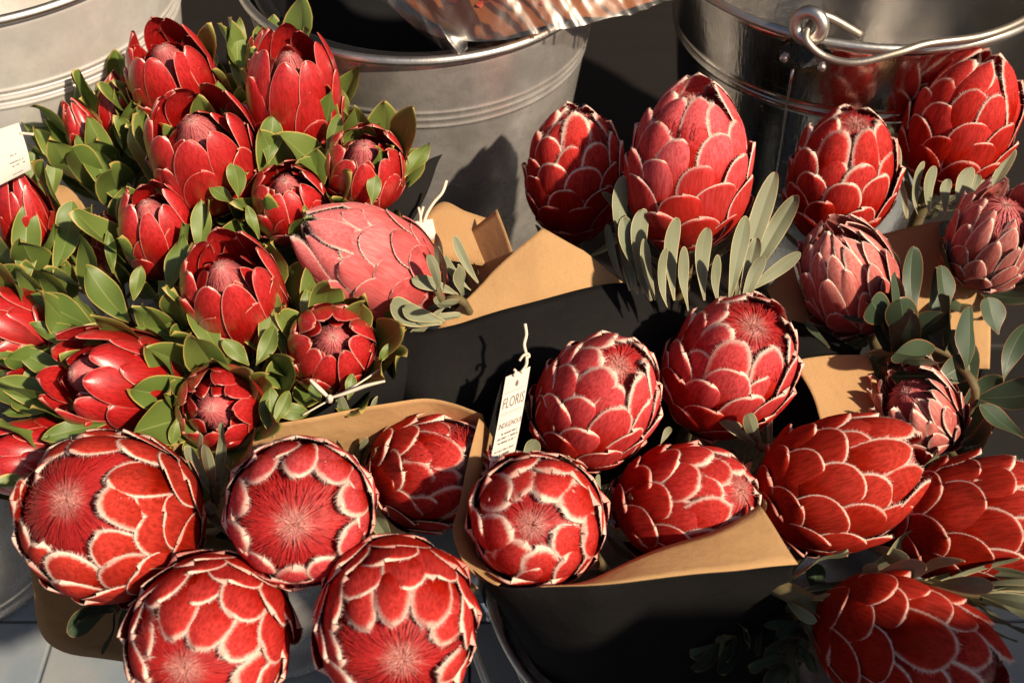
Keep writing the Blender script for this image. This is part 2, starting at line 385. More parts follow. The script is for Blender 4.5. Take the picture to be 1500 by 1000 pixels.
# vertical seam below the ear
sm = []
for i in range(14):
    dz = -0.034 - i * 0.016; r_ = 0.160 + (0.05 / 0.342) * dz + 0.0006; a = ang3 - 0.05
    sm.append(Vector((0.294 + r_ * math.cos(a), 0.905 + r_ * math.sin(a), 0.522 + dz)))
v, f = tube(sm, 0.0011, 6); obj('seam', mesh('seam', v, f, True, [M['zincshiny']]), b3)
# front bucket: ear and hanging bail
c5, d5, s5 = ear_set(b5, 0.135, 0.462, 0.265, 0.152, 0.105, 0.265, math.radians(186), M['zincshiny'])
bl = [c5 + d5 * 0.002, c5 + d5 * 0.012 + Vector((0, -0.006, -0.006))]
for i in range(1, 13):
    a = math.radians(190 + i * 13); bl.append(Vector((0.135 + 0.172 * math.cos(a), 0.462 + 0.172 * math.sin(a), 0.262 - 0.075 * math.sin(math.radians(i * 14.2)) )))
v, f = tube(catmull(bl, 6), 0.0030, 10); obj('bail_handle', mesh('bail_handle', v, f, True, [M['wire']]), b5)

# ------------------------------------------------------------------ leaves
def leaf_mesh(kind, seed):
    """unit leaf: 1 long along +Y, width along X, upper face +Z"""
    rn = random.Random(seed); L = 1.0
    if kind == 'silver': W, mxp, pw = 0.20 * rn.uniform(0.85, 1.15), 0.72, 0.55
    elif kind == 'dusky': W, mxp, pw = 0.46 * rn.uniform(0.85, 1.15), 0.66, 0.55
    else: W, mxp, pw = 0.30 * rn.uniform(0.88, 1.18), 0.60, 0.8
    us = [-1, -0.93, -0.75, -0.4, -0.06, 0, 0.06, 0.4, 0.75, 0.93, 1]
    vs = [0, 0.08, 0.18, 0.3, 0.42, 0.54, 0.65, 0.75, 0.83, 0.90, 0.95, 0.985, 1]
    bend = rn.uniform(-0.30, 0.16) if kind != 'silver' else rn.uniform(-0.15, 0.12)
    fold = rn.uniform(0.12, 0.34); wav = (0.045 if kind == 'green' else 0.02) * rn.uniform(0.6, 1.5)
    ph = rn.uniform(0, 6); fq = rn.uniform(6, 10); side = rn.uniform(-0.10, 0.10); twist = rn.uniform(-0.4, 0.4)
    belly = rn.uniform(0.05, 0.14)
    def hw(v):
        if v < mxp: q = 0.10 + 0.90 * math.sin(math.pi / 2 * v / mxp) ** 1.35
        else:
            x = (v - mxp) / (1 - mxp); q = (1 - x ** (2.0 if kind != 'green' else 1.75)) ** (0.5 if kind != 'green' else 0.72)
        return max(0.004, W / 2 * q)
    v_, e_, u_ = [], [], []
    for v in vs:
        w_ = hw(v)
        for u in us:
            x = u * w_ + side * v * v; y = v * L
            z = fold * abs(u) * w_ + bend * v * v + wav * math.sin(fq * v + ph + (1.5 if u > 0 else 0)) * abs(u) ** 1.5
            z += twist * u * w_ * v - belly * math.sin(math.pi * v)
            v_.append((x, y - abs(bend) * 0.3 * v ** 3, z)); u_.append(abs(u))
            e_.append(min((1 - abs(u)) * w_, (1 - v) * 0.9))
    n = len(us); f_ = []
    for j in range(len(vs) - 1):
        for i in range(n - 1): f_.append((j * n + i, j * n + i + 1, (j + 1) * n + i + 1, (j + 1) * n + i))
    return v_, f_, e_, u_
LEAF = {}
SCALE_LEN = {'green': 0.062, 'silver': 0.060, 'dusky': 0.060}
for kd in ('green', 'silver', 'dusky'):
    LEAF[kd] = []
    for s_ in range(10):
        v, f, e, u = leaf_mesh(kd, 100 + s_ * 7 + len(kd)); ln = SCALE_LEN[kd]
        mm = mesh('leaf_' + kd, v, f, True, [M[kd]], None, {'edge': [q * ln for q in e], 'uu': u})
        # thickness below the upper face
        LEAF[kd].append(mm)
def add_leaf(parent, kind, base, tip, nrm, rn, wscale=1.0):
    y = tip - base; ln = y.length; y.normalize()
    z = nrm - y * nrm.dot(y)
    if z.length < 1e-3: z = Vector((0, 0, 1)) - y * y.z
    z.normalize(); x = y.cross(z)
    mw = Matrix.Translation(base) @ Matrix((x, y, z)).transposed().to_4x4() @ Matrix.Diagonal((ln * wscale, ln, ln, 1))
    return obj('leaf', rn.choice(LEAF[kind]), parent, mw)

# ------------------------------------------------------------------ protea heads
def profile(L, R, opn, fat=0.45):
    def r(t):
        t = max(t, 0.0)
        lo = min(1.0, 0.26 + 0.74 * math.sin(math.pi / 2 * min(1, t / fat)) ** 0.85)
        if t <= fat: return R * lo
        x = min(1.18, (t - fat) / (1 - fat))
        return R * max(0.03, 1 - (1 - opn) * x ** 2.9)
    return r
def frame_at(prof, L, t):
    dt = 0.01
    dr = (prof(t + dt) - prof(t - dt)) / (2 * dt); dz = L
    n = math.hypot(dr, dz); return prof(t), t * L, dz / n, -dr / n
US = [-1, -0.95, -0.85, -0.62, -0.3, 0, 0.3, 0.62, 0.85, 0.95, 1]
VS = [0, 0.14, 0.28, 0.40, 0.51, 0.61, 0.70, 0.78, 0.85, 0.91, 0.955, 0.985, 1]
def bract_mesh(prof, L, R, tb, tt, W, off, lift, cup, skew, shape, hair, mats, rn, curl=0.0, es=1.0, rowf=0.5):
    vm = {'round': 0.62, 'long': 0.5, 'ovate': 0.52}[shape]; ex = {'round': 0.5, 'long': 0.6, 'ovate': 0.54}[shape]
    blen = (tt - tb) * L * 1.1
    asym = rn.uniform(-0.2, 0.2); ph = rn.uniform(0, 6); wb = rn.uniform(0.0003, 0.0009); hk = rn.uniform(3, 9); es = es * rn.uniform(0.75, 1.6)
    def hw(v):
        if v < vm: q = 0.62 + 0.38 * math.sin(math.pi / 2 * v / vm)
        else: q = max(0.0, 1 - ((v - vm) / (1 - vm)) ** 2) ** ex
        return max(0.0004, W / 2 * q)
    def pos(u, v):
        t = tb + (tt - tb) * v
        r, z, nr, nz = frame_at(prof, L, t)
        w_ = hw(v)
        ang = (u * w_ + asym * w_ * v) / max(r + off, 0.42 * R)
        o = off + lift * v ** 2.6 - cup * (u * u) * (0.4 + 0.6 * v) + skew * u + wb * math.sin(5 * v + ph + 2 * u)
        o -= curl * max(0, v - 0.72) ** 2 * 12
        rr = r + o * nr; zz = z + o * nz
        return Vector((rr * math.sin(ang), rr * math.cos(ang), zz))
    v_, e_, vv = [], [], []
    for v in VS:
        w_ = hw(v)
        for u in US:
            v_.append(pos(u, v)); vv.append(v)
            s = min(1, abs(u) * w_ / (W / 2))
            vt = vm + (1 - vm) * math.sqrt(max(0, 1 - s ** (1 / ex)))
            e_.append(es * max(0, min((1 - abs(u)) * w_, (vt - v) * blen if v > 0.3 else 1)))
    n = len(US); f_ = []; mi = []
    for j in range(len(VS) - 1):
        for i in range(n - 1):
            f_.append((j * n + i, (j + 1) * n + i, (j + 1) * n + i + 1, j * n + i + 1)); mi.append(0)
    if hair > 0:
        N = 190
        for q in range(N):
            s = -1 + 2 * (q + rn.random()) / N
            # go up the left margin, over the tip, down the right margin
            a = abs(s); v = 1 - (1 - 0.28) * a ** 1.9; u = math.copysign(1, s)
            if rn.random() < (a - 0.6) * 1.2: continue
            p = pos(u, v); inn = pos(u * 0.72, v * 0.95)
            d = (p - inn).normalized()
            d = (d + Vector((rn.gauss(0, .35), rn.gauss(0, .35), rn.gauss(0, .35)))).normalized()
            ln = hair * rn.uniform(0.35, 1.2) * (1 - 0.45 * a) * (0.55 + 0.6 * abs(math.sin(hk * s + ph)))
            tang = (pos(u, max(0, v - 0.03)) - p).normalized() * 0.00015
            st = p - d * 0.0006
            b0 = len(v_); v_ += [st - tang, st + tang, p + d * ln]; e_ += [0, 0, 0]; vv += [1, 1, 1]
            f_.append((b0, b0 + 1, b0 + 2)); mi.append(1)
    return mesh('bract', v_, f_, True, mats, mi, {'edge': e_, 'vv': vv, 'row': [rowf] * len(e_)})

def cone_mesh(rad, z0, z1, n, mt, rn, sharp=1.0, wid=0.0005, loose=1.0, lim=None):
    """dome of styles gathered to a point"""
    v_, f_, vv = [], [], []
    tip = Vector((rn.uniform(-.12, .12) * rad, rn.uniform(-.12, .12) * rad, z1))
    sw = rn.uniform(-0.5, 0.5)
    def dome(a, s):   # s 0 rim .. 1 tip
        th = math.pi / 2 * s
        rr = rad * math.cos(th) ** (2 * sharp * 0.9); z = z0 + (z1 - z0) * math.sin(th) ** 1.1
        if lim: rr = min(rr, max(0.0, lim(z)))
        b = a + sw * s
        return Vector((rr * math.cos(b), rr * math.sin(b), z)) + Vector((tip.x, tip.y, 0)) * s
    seg, rings = 28, 8
    for j in range(rings + 1):
        for i in range(seg):
            v_.append(dome(2 * math.pi * i / seg, j / rings) - Vector((0, 0, 0.0012))); vv.append(0.55 * j / rings)
    for j in range(rings):
        for i in range(seg):
            f_.append((j * seg + i, j * seg + (i + 1) % seg, (j + 1) * seg + (i + 1) % seg, (j + 1) * seg + i))
    for q in range(n):
        a = rn.uniform(0, 2 * math.pi); s0 = rn.uniform(0, 0.75) ** 1.3; s1 = min(1, s0 + rn.uniform(0.25, 0.6))
        if s1 > 0.9: s1 = rn.uniform(0.9, 1.0)
        j1 = rn.gauss(0, 0.10) * loose; h1 = abs(rn.gauss(0.0008, 0.0009)) * loose
        K = 4; b0 = len(v_)
        for i in range(K + 1):
            s = lerp(s0, s1, i / K); p = dome(a + j1 * (i / K) ** 2, s)
            out = Vector((math.cos(a), math.sin(a), 0.8))
            p = p + out * (0.0006 + h1 * math.sin(math.pi * i / K) + (0.0016 * loose * (i / K) ** 3 if rn.random() < 0.3 else 0))
            t = Vector((-math.sin(a), math.cos(a), 0)) * wid * (1 - 0.55 * i / K)
            v_ += [p - t, p + t]; vv += [s * 0.9 + 0.1 * rn.random()] * 2
        for i in range(K): f_.append((b0 + 2 * i, b0 + 2 * i + 1, b0 + 2 * i + 3, b0 + 2 * i + 2))
    # pale tuft at the very tip
    for q in range(int(n * 0.22)):
        a = rn.uniform(0, 6.283); p = dome(a, rn.uniform(0.86, 0.99)); d = Vector((math.cos(a) * rn.uniform(-.6, 1), math.sin(a) * rn.uniform(-.6, 1), rn.uniform(0.3, 1))).normalized()
        t = Vector((-math.sin(a), math.cos(a), 0)) * wid * 0.8; b0 = len(v_)
        v_ += [p - t, p + t, p + d * rn.uniform(0.0015, 0.004) * loose]; vv += [0.95, 0.95, 1.0]; f_.append((b0, b0 + 1, b0 + 2))
    return mesh('flower_head', v_, f_, True, [mt], None, {'vv': vv})

def protea(label, group, px, py, d, wpx, ratio, axis, kind, opn, gather, seed, leaf='silver', nleaf=10, leaflen=0.055, leafout=0.35, roll=None, mt=None, rowmul=1.0):
    rn = random.Random(seed)
    W = wpx * d / FPX; L = W * ratio; R = W / 2
    ax = cdir(axis); C = P(px, py, d); base = C - ax * L * 0.47
    g = Vector(gather) + Vector((rn.uniform(-.03, .03), rn.uniform(-.03, .03), 0))
    t = root('protea', g); tag(t, label, 'protea', group)
    q = ax.to_track_quat('Z', 'Y').to_matrix().to_4x4() @ Matrix.Rotation(roll if roll is not None else rn.uniform(0, 6.28), 4, 'Z')
    HM = Matrix.Translation(base) @ q
    prof = profile(L, R * 0.87, opn, {'bud': 0.35, 'gloss': 0.40}.get(kind, 0.52 if opn > 0.6 else 0.42))
    off1 = 0.0016 * (R / 0.045)
    rows = []
    if kind == 'fuzzy':
        mts = [mt or M['fuzzy'], M['fringe']]
        tts = [0.22, 0.40, 0.57, 0.73, 0.88, 1.03]
        ns = [8, 9, 9, 9, 9, 8]
        wd = [0.76, 0.80, 0.82, 0.80, 0.74, 0.62]
        if opn > 0.6: ns = [8, 9, 9, 10, 10, 10]; wd = [0.76, 0.80, 0.78, 0.70, 0.60, 0.52]
        for i in range(6):
            tt = tts[i]; tb = max(0.0, tt - 0.48)
            rows.append((ns[i], tb, tt, R * wd[i], off1 * (5 - i) * 0.85, (0.0014, 0.0020, 0.0024, 0.0022, 0.0010, 0.0)[i], 0.0020, 0.0008, 'round', (0.0, 0.0006, 0.0011, 0.0017, 0.0027, 0.0032)[i], 0.0010 if i >= 4 else 0.0))
        cone = cone_mesh(prof(0.70) * 0.985, L * 0.62, L * (0.885 + 0.075 * opn + 0.03 * rn.random()), 2200, M['cone'], rn, 0.5, 0.00032, rn.uniform(0.9, 1.7), lambda z: prof(z / L) - 0.0062 * R / 0.045)
    elif kind == 'gloss':
        mts = [mt or M['gloss'], M['fringe']]
        prof2 = profile(L * 0.88, R * 0.60, 0.20, 0.42)
        tts = [0.34, 0.56, 0.78, 1.0]; ns = [6, 7, 8, 9]; wd = [0.86, 0.88, 0.80, 0.68]
        for i in range(4):
            rows.append((ns[i], max(0, tts[i] - 0.68), tts[i], R * wd[i], off1 * (3 - i) * 0.6, 0.0016 * rn.random(), 0.0012, 0.0008, 'ovate', 0.0, -0.0006 + 0.0022 * rn.random()))
        cone = cone_mesh(R * 0.46, L * 0.34, L * 0.90, 2200, M['conepale'], rn, 0.6, 0.00024, 0.6)
    elif kind == 'pale':
        mts = [mt or M['pale'], M['fringe']]
        tts = [0.30, 0.50, 0.68, 0.85, 1.0, 1.06]; ns = [8, 9, 10, 11, 11, 9]; wd = [0.60, 0.60, 0.56, 0.52, 0.46, 0.40]
        for i in range(6):
            rows.append((ns[i], max(0, tts[i] - 0.60), tts[i], R * wd[i], off1 * (5 - i) * 0.7, 0.0015 + 0.005 * rn.random(), 0.0012, 0.001, 'long', 0.0013, -0.0015 + 0.003 * rn.random()))
        cone = cone_mesh(R * max(opn, 0.3) * 0.95, L * 0.55, L * 0.93, 900, M['conepale'], rn, 0.7, 0.0004)
    else:  # bud
        mts = [mt or M['gloss'], M['fringe']]
        tts = [0.40, 0.66, 0.88, 1.03]; ns = [5, 6, 6, 6]; wd = [0.95, 0.9, 0.85, 0.7]
        for i in range(4):
            rows.append((ns[i], max(0, tts[i] - 0.7), tts[i], R * wd[i], off1 * (3 - i) * 0.7, 0.0008, 0.0004, 0.0006, 'long', 0.0, 0.0))
        cone = cone_mesh(R * 0.4, L * 0.5, L * 0.9, 300, M['conepale'], rn, 0.8, 0.0004, 0.5)
    head = obj('flower_head', cone, t, HM)
    for i, (n, tb, tt, w_, off, lift, cup, skew, shp, hair, curl) in enumerate(rows):
        vars_ = [bract_mesh(prof, L, R, tb, tt + rn.uniform(-.03, .025), w_ * rn.uniform(.86, 1.08), off + j * 0.0003, lift * rn.uniform(.5, 1.4), cup, skew, shp, hair, mts, rn, curl, ((2.6, 2.3, 1.9, 1.4, 0.95, 0.75)[i] if kind == 'fuzzy' else 1.0), i / (len(rows) - 1)) for j in range(3)]
        for j in range(n):
            a = 2 * math.pi * (j + 0.5 * (i % 2) + rn.uniform(-.10, .10)) / n
            jit = Matrix.Rotation(rn.gauss(0, 0.013), 4, 'X') @ Matrix.Rotation(rn.gauss(0, 0.022), 4, 'Y') @ Matrix.Diagonal((1, 1, rn.uniform(0.965, 1.03), 1))
            obj('bract', vars_[(j + i) % 3] if j % 3 else rn.choice(vars_), head, HM @ Matrix.Rotation(a, 4, 'Z') @ jit)
    if kind == 'gloss':   # bracts closing round the pale centre
        for i, (n, tb, tt, w_) in enumerate([(6, 0.12, 0.74, 0.66), (7, 0.22, 0.93, 0.56)]):
            vars_ = [bract_mesh(prof2, L * 0.88, R * 0.6, tb, tt + rn.uniform(-.04, .03), R * w_, 0.0034 - 0.0012 * i, 0.0014, 0.0004, 0.0005, 'long', 0.0, mts, rn, 0.0) for _ in range(2)]
            for j in range(n):
                obj('bract', rn.choice(vars_), head, HM @ Matrix.Rotation(2 * math.pi * (j + 0.5 * i + rn.uniform(-.15, .15)) / n, 4, 'Z') @ Matrix.Diagonal((1, 1, rn.uniform(.9, 1.06), 1)))
    # receptacle hull closes the head below the bracts
    hv, hf = lathe([(0.0005, -0.004)] + [(prof(s) - 0.0016, s * L) for s in (0.0, 0.06, 0.14, 0.25, 0.38, 0.52)], 20)
    obj('receptacle', mesh('receptacle', hv, hf, True, [mts[0]], None, {'edge': [1.0] * len(hv), 'vv': [0.05] * len(hv), 'row': [0.0] * len(hv)}), t, HM)
    # stem from the head down to the gathering point
    p0 = base + ax * 0.004; p1 = base - ax * 0.055; p3 = g; p2 = lerp(p1, p3, 0.5) + Vector((0, 0, 0.01))
    sp = catmull([p0, p1, p2, p3], 7)
    v, f = tube(sp, [lerp(0.0062, 0.0048, i / (len(sp) - 1)) for i in range(len(sp))], 8)
    obj('stem', mesh('stem', v, f, True, [M['stem']]), t)
    # leaves up the stem, the top ones clasping the head
    e1 = ax.orthogonal().normalized(); e2 = ax.cross(e1)
    for i in range(nleaf):
        lay = i / max(1, nleaf - 1)
        a = i * 2.39996 + rn.uniform(-.25, .25)
        rad = e1 * math.cos(a) + e2 * math.sin(a)
        b = base - ax * (0.001 + 0.034 * lay) + rad * 0.005
        th = leafout * rn.uniform(0.7, 1.3) + 0.42 * lay * rn.uniform(0.5, 1.2)
        ln = leaflen * rn.uniform(0.75, 1.2)
        # clear the swollen head: leave at its flank
        tipv = ax * math.cos(th) + rad * math.sin(th)
        tip = b + tipv * ln
        h = (tip - base).dot(ax)
        if 0 < h < L:
            rr = ((tip - base) - ax * h).length; need = prof(h / L) + 0.007
            if rr < need: tip = tip + rad * (need - rr)
        add_leaf(t, leaf, b, tip, (ax * 0.5 - rad).normalized(), rn)
    return t

# ------------------------------------------------------------------ the bunches
GL = (-0.235, 0.60, 0.06)      # feet of the leafy left bunch
GF = (-0.190, 0.57, 0.06)      # feet of the open front bunch
GM = (0.115, 0.47, 0.05)       # feet of the tagged bouquet
GR = (0.185, 0.475, 0.05)      # feet of the right hand flowers
GB = (0.05, 0.672, 0.04)       # back pair
GD = (0.325, 0.655, 0.04)      # faded ones
A_, B_, C_, D_, E_ = 'open heads in the front bunch', 'heads in the tagged bouquet', 'heads behind the kraft flap', 'faded heads by the shiny bucket', 'glossy heads in the leafy bunch'
FZ = dict(leaf='silver', nleaf=9, leaflen=0.05, leafout=0.42)
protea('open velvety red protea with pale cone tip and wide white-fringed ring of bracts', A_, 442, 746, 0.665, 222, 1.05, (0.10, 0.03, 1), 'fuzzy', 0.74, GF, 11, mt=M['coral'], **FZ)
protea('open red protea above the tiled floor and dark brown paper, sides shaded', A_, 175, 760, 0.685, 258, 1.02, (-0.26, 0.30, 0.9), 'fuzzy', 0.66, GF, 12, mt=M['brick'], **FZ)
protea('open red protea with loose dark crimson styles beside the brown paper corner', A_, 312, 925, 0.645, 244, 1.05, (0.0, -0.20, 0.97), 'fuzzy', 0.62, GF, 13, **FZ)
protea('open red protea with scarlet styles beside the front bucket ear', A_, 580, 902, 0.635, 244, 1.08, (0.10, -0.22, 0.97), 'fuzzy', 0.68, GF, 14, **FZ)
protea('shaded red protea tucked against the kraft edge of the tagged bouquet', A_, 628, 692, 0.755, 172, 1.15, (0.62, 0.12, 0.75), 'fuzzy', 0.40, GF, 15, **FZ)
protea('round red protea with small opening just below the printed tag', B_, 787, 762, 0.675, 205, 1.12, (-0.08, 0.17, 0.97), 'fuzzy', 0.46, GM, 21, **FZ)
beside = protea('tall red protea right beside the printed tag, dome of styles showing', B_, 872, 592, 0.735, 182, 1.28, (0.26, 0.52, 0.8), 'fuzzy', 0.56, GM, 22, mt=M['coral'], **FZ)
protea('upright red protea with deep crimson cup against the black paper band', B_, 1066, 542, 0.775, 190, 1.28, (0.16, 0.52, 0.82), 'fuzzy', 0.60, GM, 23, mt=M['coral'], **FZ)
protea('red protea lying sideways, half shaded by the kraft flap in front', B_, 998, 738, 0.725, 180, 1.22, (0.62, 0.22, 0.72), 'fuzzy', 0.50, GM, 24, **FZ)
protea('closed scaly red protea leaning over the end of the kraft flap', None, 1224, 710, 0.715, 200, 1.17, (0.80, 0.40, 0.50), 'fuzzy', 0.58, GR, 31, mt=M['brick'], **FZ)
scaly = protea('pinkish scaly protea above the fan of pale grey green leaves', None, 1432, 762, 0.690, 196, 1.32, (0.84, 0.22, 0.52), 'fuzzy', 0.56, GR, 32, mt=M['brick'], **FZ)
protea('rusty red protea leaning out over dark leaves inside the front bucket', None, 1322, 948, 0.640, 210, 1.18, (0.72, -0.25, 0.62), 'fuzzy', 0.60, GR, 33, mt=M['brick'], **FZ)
tall = protea('tall pink red protea with crown of fringe, grey green leaves around its foot', C_, 1009, 256, 0.800, 186, 1.28, (-0.01, 0.80, 0.60), 'fuzzy', 0.50, GB, 41, leaf='silver', nleaf=20, leaflen=0.062, leafout=0.52, mt=M['fuzzypink'])
protea('narrow red protea casting its shadow on the dull bucket', C_, 842, 259, 0.880, 148, 1.30, (-0.03, 0.80, 0.60), 'fuzzy', 0.48, GB, 42, leaf='silver', nleaf=7, leaflen=0.04, leafout=0.5)
protea('bright scarlet protea with curled white tips below the shiny bucket', None, 1232, 264, 0.870, 160, 1.28, (-0.02, 0.66, 0.75), 'fuzzy', 0.56, GD, 43, leaf='silver', nleaf=7, leaflen=0.04, leafout=0.5)
collar = protea('red protea standing against the shiny bucket with a collar of grey leaves', None, 1408, 187, 0.885, 160, 1.24, (0.14, 0.74, 0.66), 'fuzzy', 0.42, GD, 44, leaf='silver', nleaf=14, leaflen=0.05, leafout=0.5)
rose = protea('pale rose protea lying on its side beside the lit kraft flap', C_, 550, 386, 0.800, 162, 1.36, (-0.80, 0.40, 0.45), 'fuzzy', 0.42, (-0.0, 0.66, 0.12), 45, leaf='silver', nleaf=10, leaflen=0.05, leafout=0.5, mt=M['rose'])
ragged = protea('faded pink protea with ragged bracts swept up on one side', D_, 1246, 412, 0.825, 138, 1.35, (-0.42, 0.62, 0.66), 'pale', 0.45, GD, 51, leaf='dusky', nleaf=9, leaflen=0.05, leafout=0.5)
crowned = protea('faded pink protea with brown open crown and fluffy centre', D_, 1452, 358, 0.840, 136, 1.20, (0.0, 0.58, 0.8), 'pale', 0.74, GD, 52, leaf='dusky', nleaf=9, leaflen=0.05, leafout=0.5)
protea('withered brownish pink protea low behind the closed scaly head', D_, 1352, 606, 0.800, 118, 1.25, (-0.55, 0.50, 0.6), 'pale', 0.72, GD, 53, leaf='dusky', nleaf=10, leaflen=0.055, leafout=0.6)
# the leafy bunch of glossy heads
def G(label, *a, **k):
    kw = dict(leaf='green', nleaf=17, leaflen=0.078, leafout=0.24); kw.update(k)
    a = list(a); a[3] *= 1.13 if kw.get('kind') != 'bud' else 1.1
    return protea(label, E_, *a[:6], kw.pop('kind', 'gloss'), a[6] * 0.74, GL, a[7], **kw)
gl = {}
gl[1] = G('glossy red protea nearest the pale sunlit bucket, pink bud inside its cup', 256, 124, 0.875, 128, 1.15, (-0.02, 0.52, 0.85), 0.86, 61)
gl[2] = G('tall glossy red protea touching the dull galvanised bucket', 432, 152, 0.845, 132, 1.35, (0.05, 0.66, 0.75), 0.86, 62)
gl[3] = G('wide glossy red protea with broad bracts and pale pink dome', 302, 232, 0.825, 158, 1.05, (0.0, 0.52, 0.85), 0.92, 63)
gl[4] = G('small round glossy protea next to the pale rose head', 426, 300, 0.815, 110, 1.05, (0.0, 0.45, 0.9), 0.72, 64)
gl[5] = G('small glossy protea beside the torn paper corner at the dull bucket', 534, 250, 0.825, 116, 1.05, (0.12, 0.42, 0.9), 0.76, 65)
gl[6] = G('half closed glossy pink red protea wrapped in green leaves', 234, 345, 0.820, 112, 1.25, (0.0, 0.62, 0.8), 0.62, 66)
gl[7] = G('glossy red protea with upright cup framing a fuzzy pale dome', 346, 440, 0.770, 146, 1.20, (0.0, 0.52, 0.85), 0.88, 67)
gl[8] = G('glossy red protea turned sideways, dark hollow beside its pink cone', 178, 558, 0.740, 150, 1.15, (-0.52, 0.15, 0.8), 0.98, 68)
gl[9] = G('shiny crumpled red protea by the white twist tie', 486, 512, 0.755, 128, 1.0, (0.15, 0.25, 0.95), 0.66, 69)
gl[10] = G('dried red protea with cream bristly centre above the kraft edge', 322, 597, 0.730, 124, 0.9, (0.0, 0.0, 1), 0.80, 70)
gl[11] = G('dark glossy protea turned away towards the blue grey bucket', 22, 488, 0.770, 122, 1.2, (-0.6, 0.25, 0.75), 0.82, 71)
gl[12] = G('slender closed red protea bud under the left card tag', 42, 330, 0.830, 80, 1.9, (0.0, 0.80, 0.60), 0.35, 72, kind='bud')
gl[13] = G('narrow red bud among the leaves beside the pale bucket', 130, 205, 0.880, 54, 1.9, (-0.25, 0.80, 0.55), 0.35, 73, kind='bud')
gl[14] = G('shaded dark red protea squeezed above the big open head', 58, 668, 0.735, 112, 1.15, (-0.75, 0.0, 0.65), 0.80, 74)
gl[15] = G('thin red bud behind the wide glossy protea', 172, 168, 0.895, 58, 1.7, (0.1, 0.8, 0.55), 0.35, 75, kind='bud')
gl[16] = G('red bud mostly covered by leaves below the narrow paper gap', 158, 362, 0.845, 50, 1.8, (0.0, 0.75, 0.6), 0.35, 76, kind='bud', nleaf=8)
gl[17] = G('dim red bud behind tall leaves between the two dull buckets', 392, 100, 0.880, 60, 1.6, (0.1, 0.8, 0.55), 0.4, 77, kind='bud')

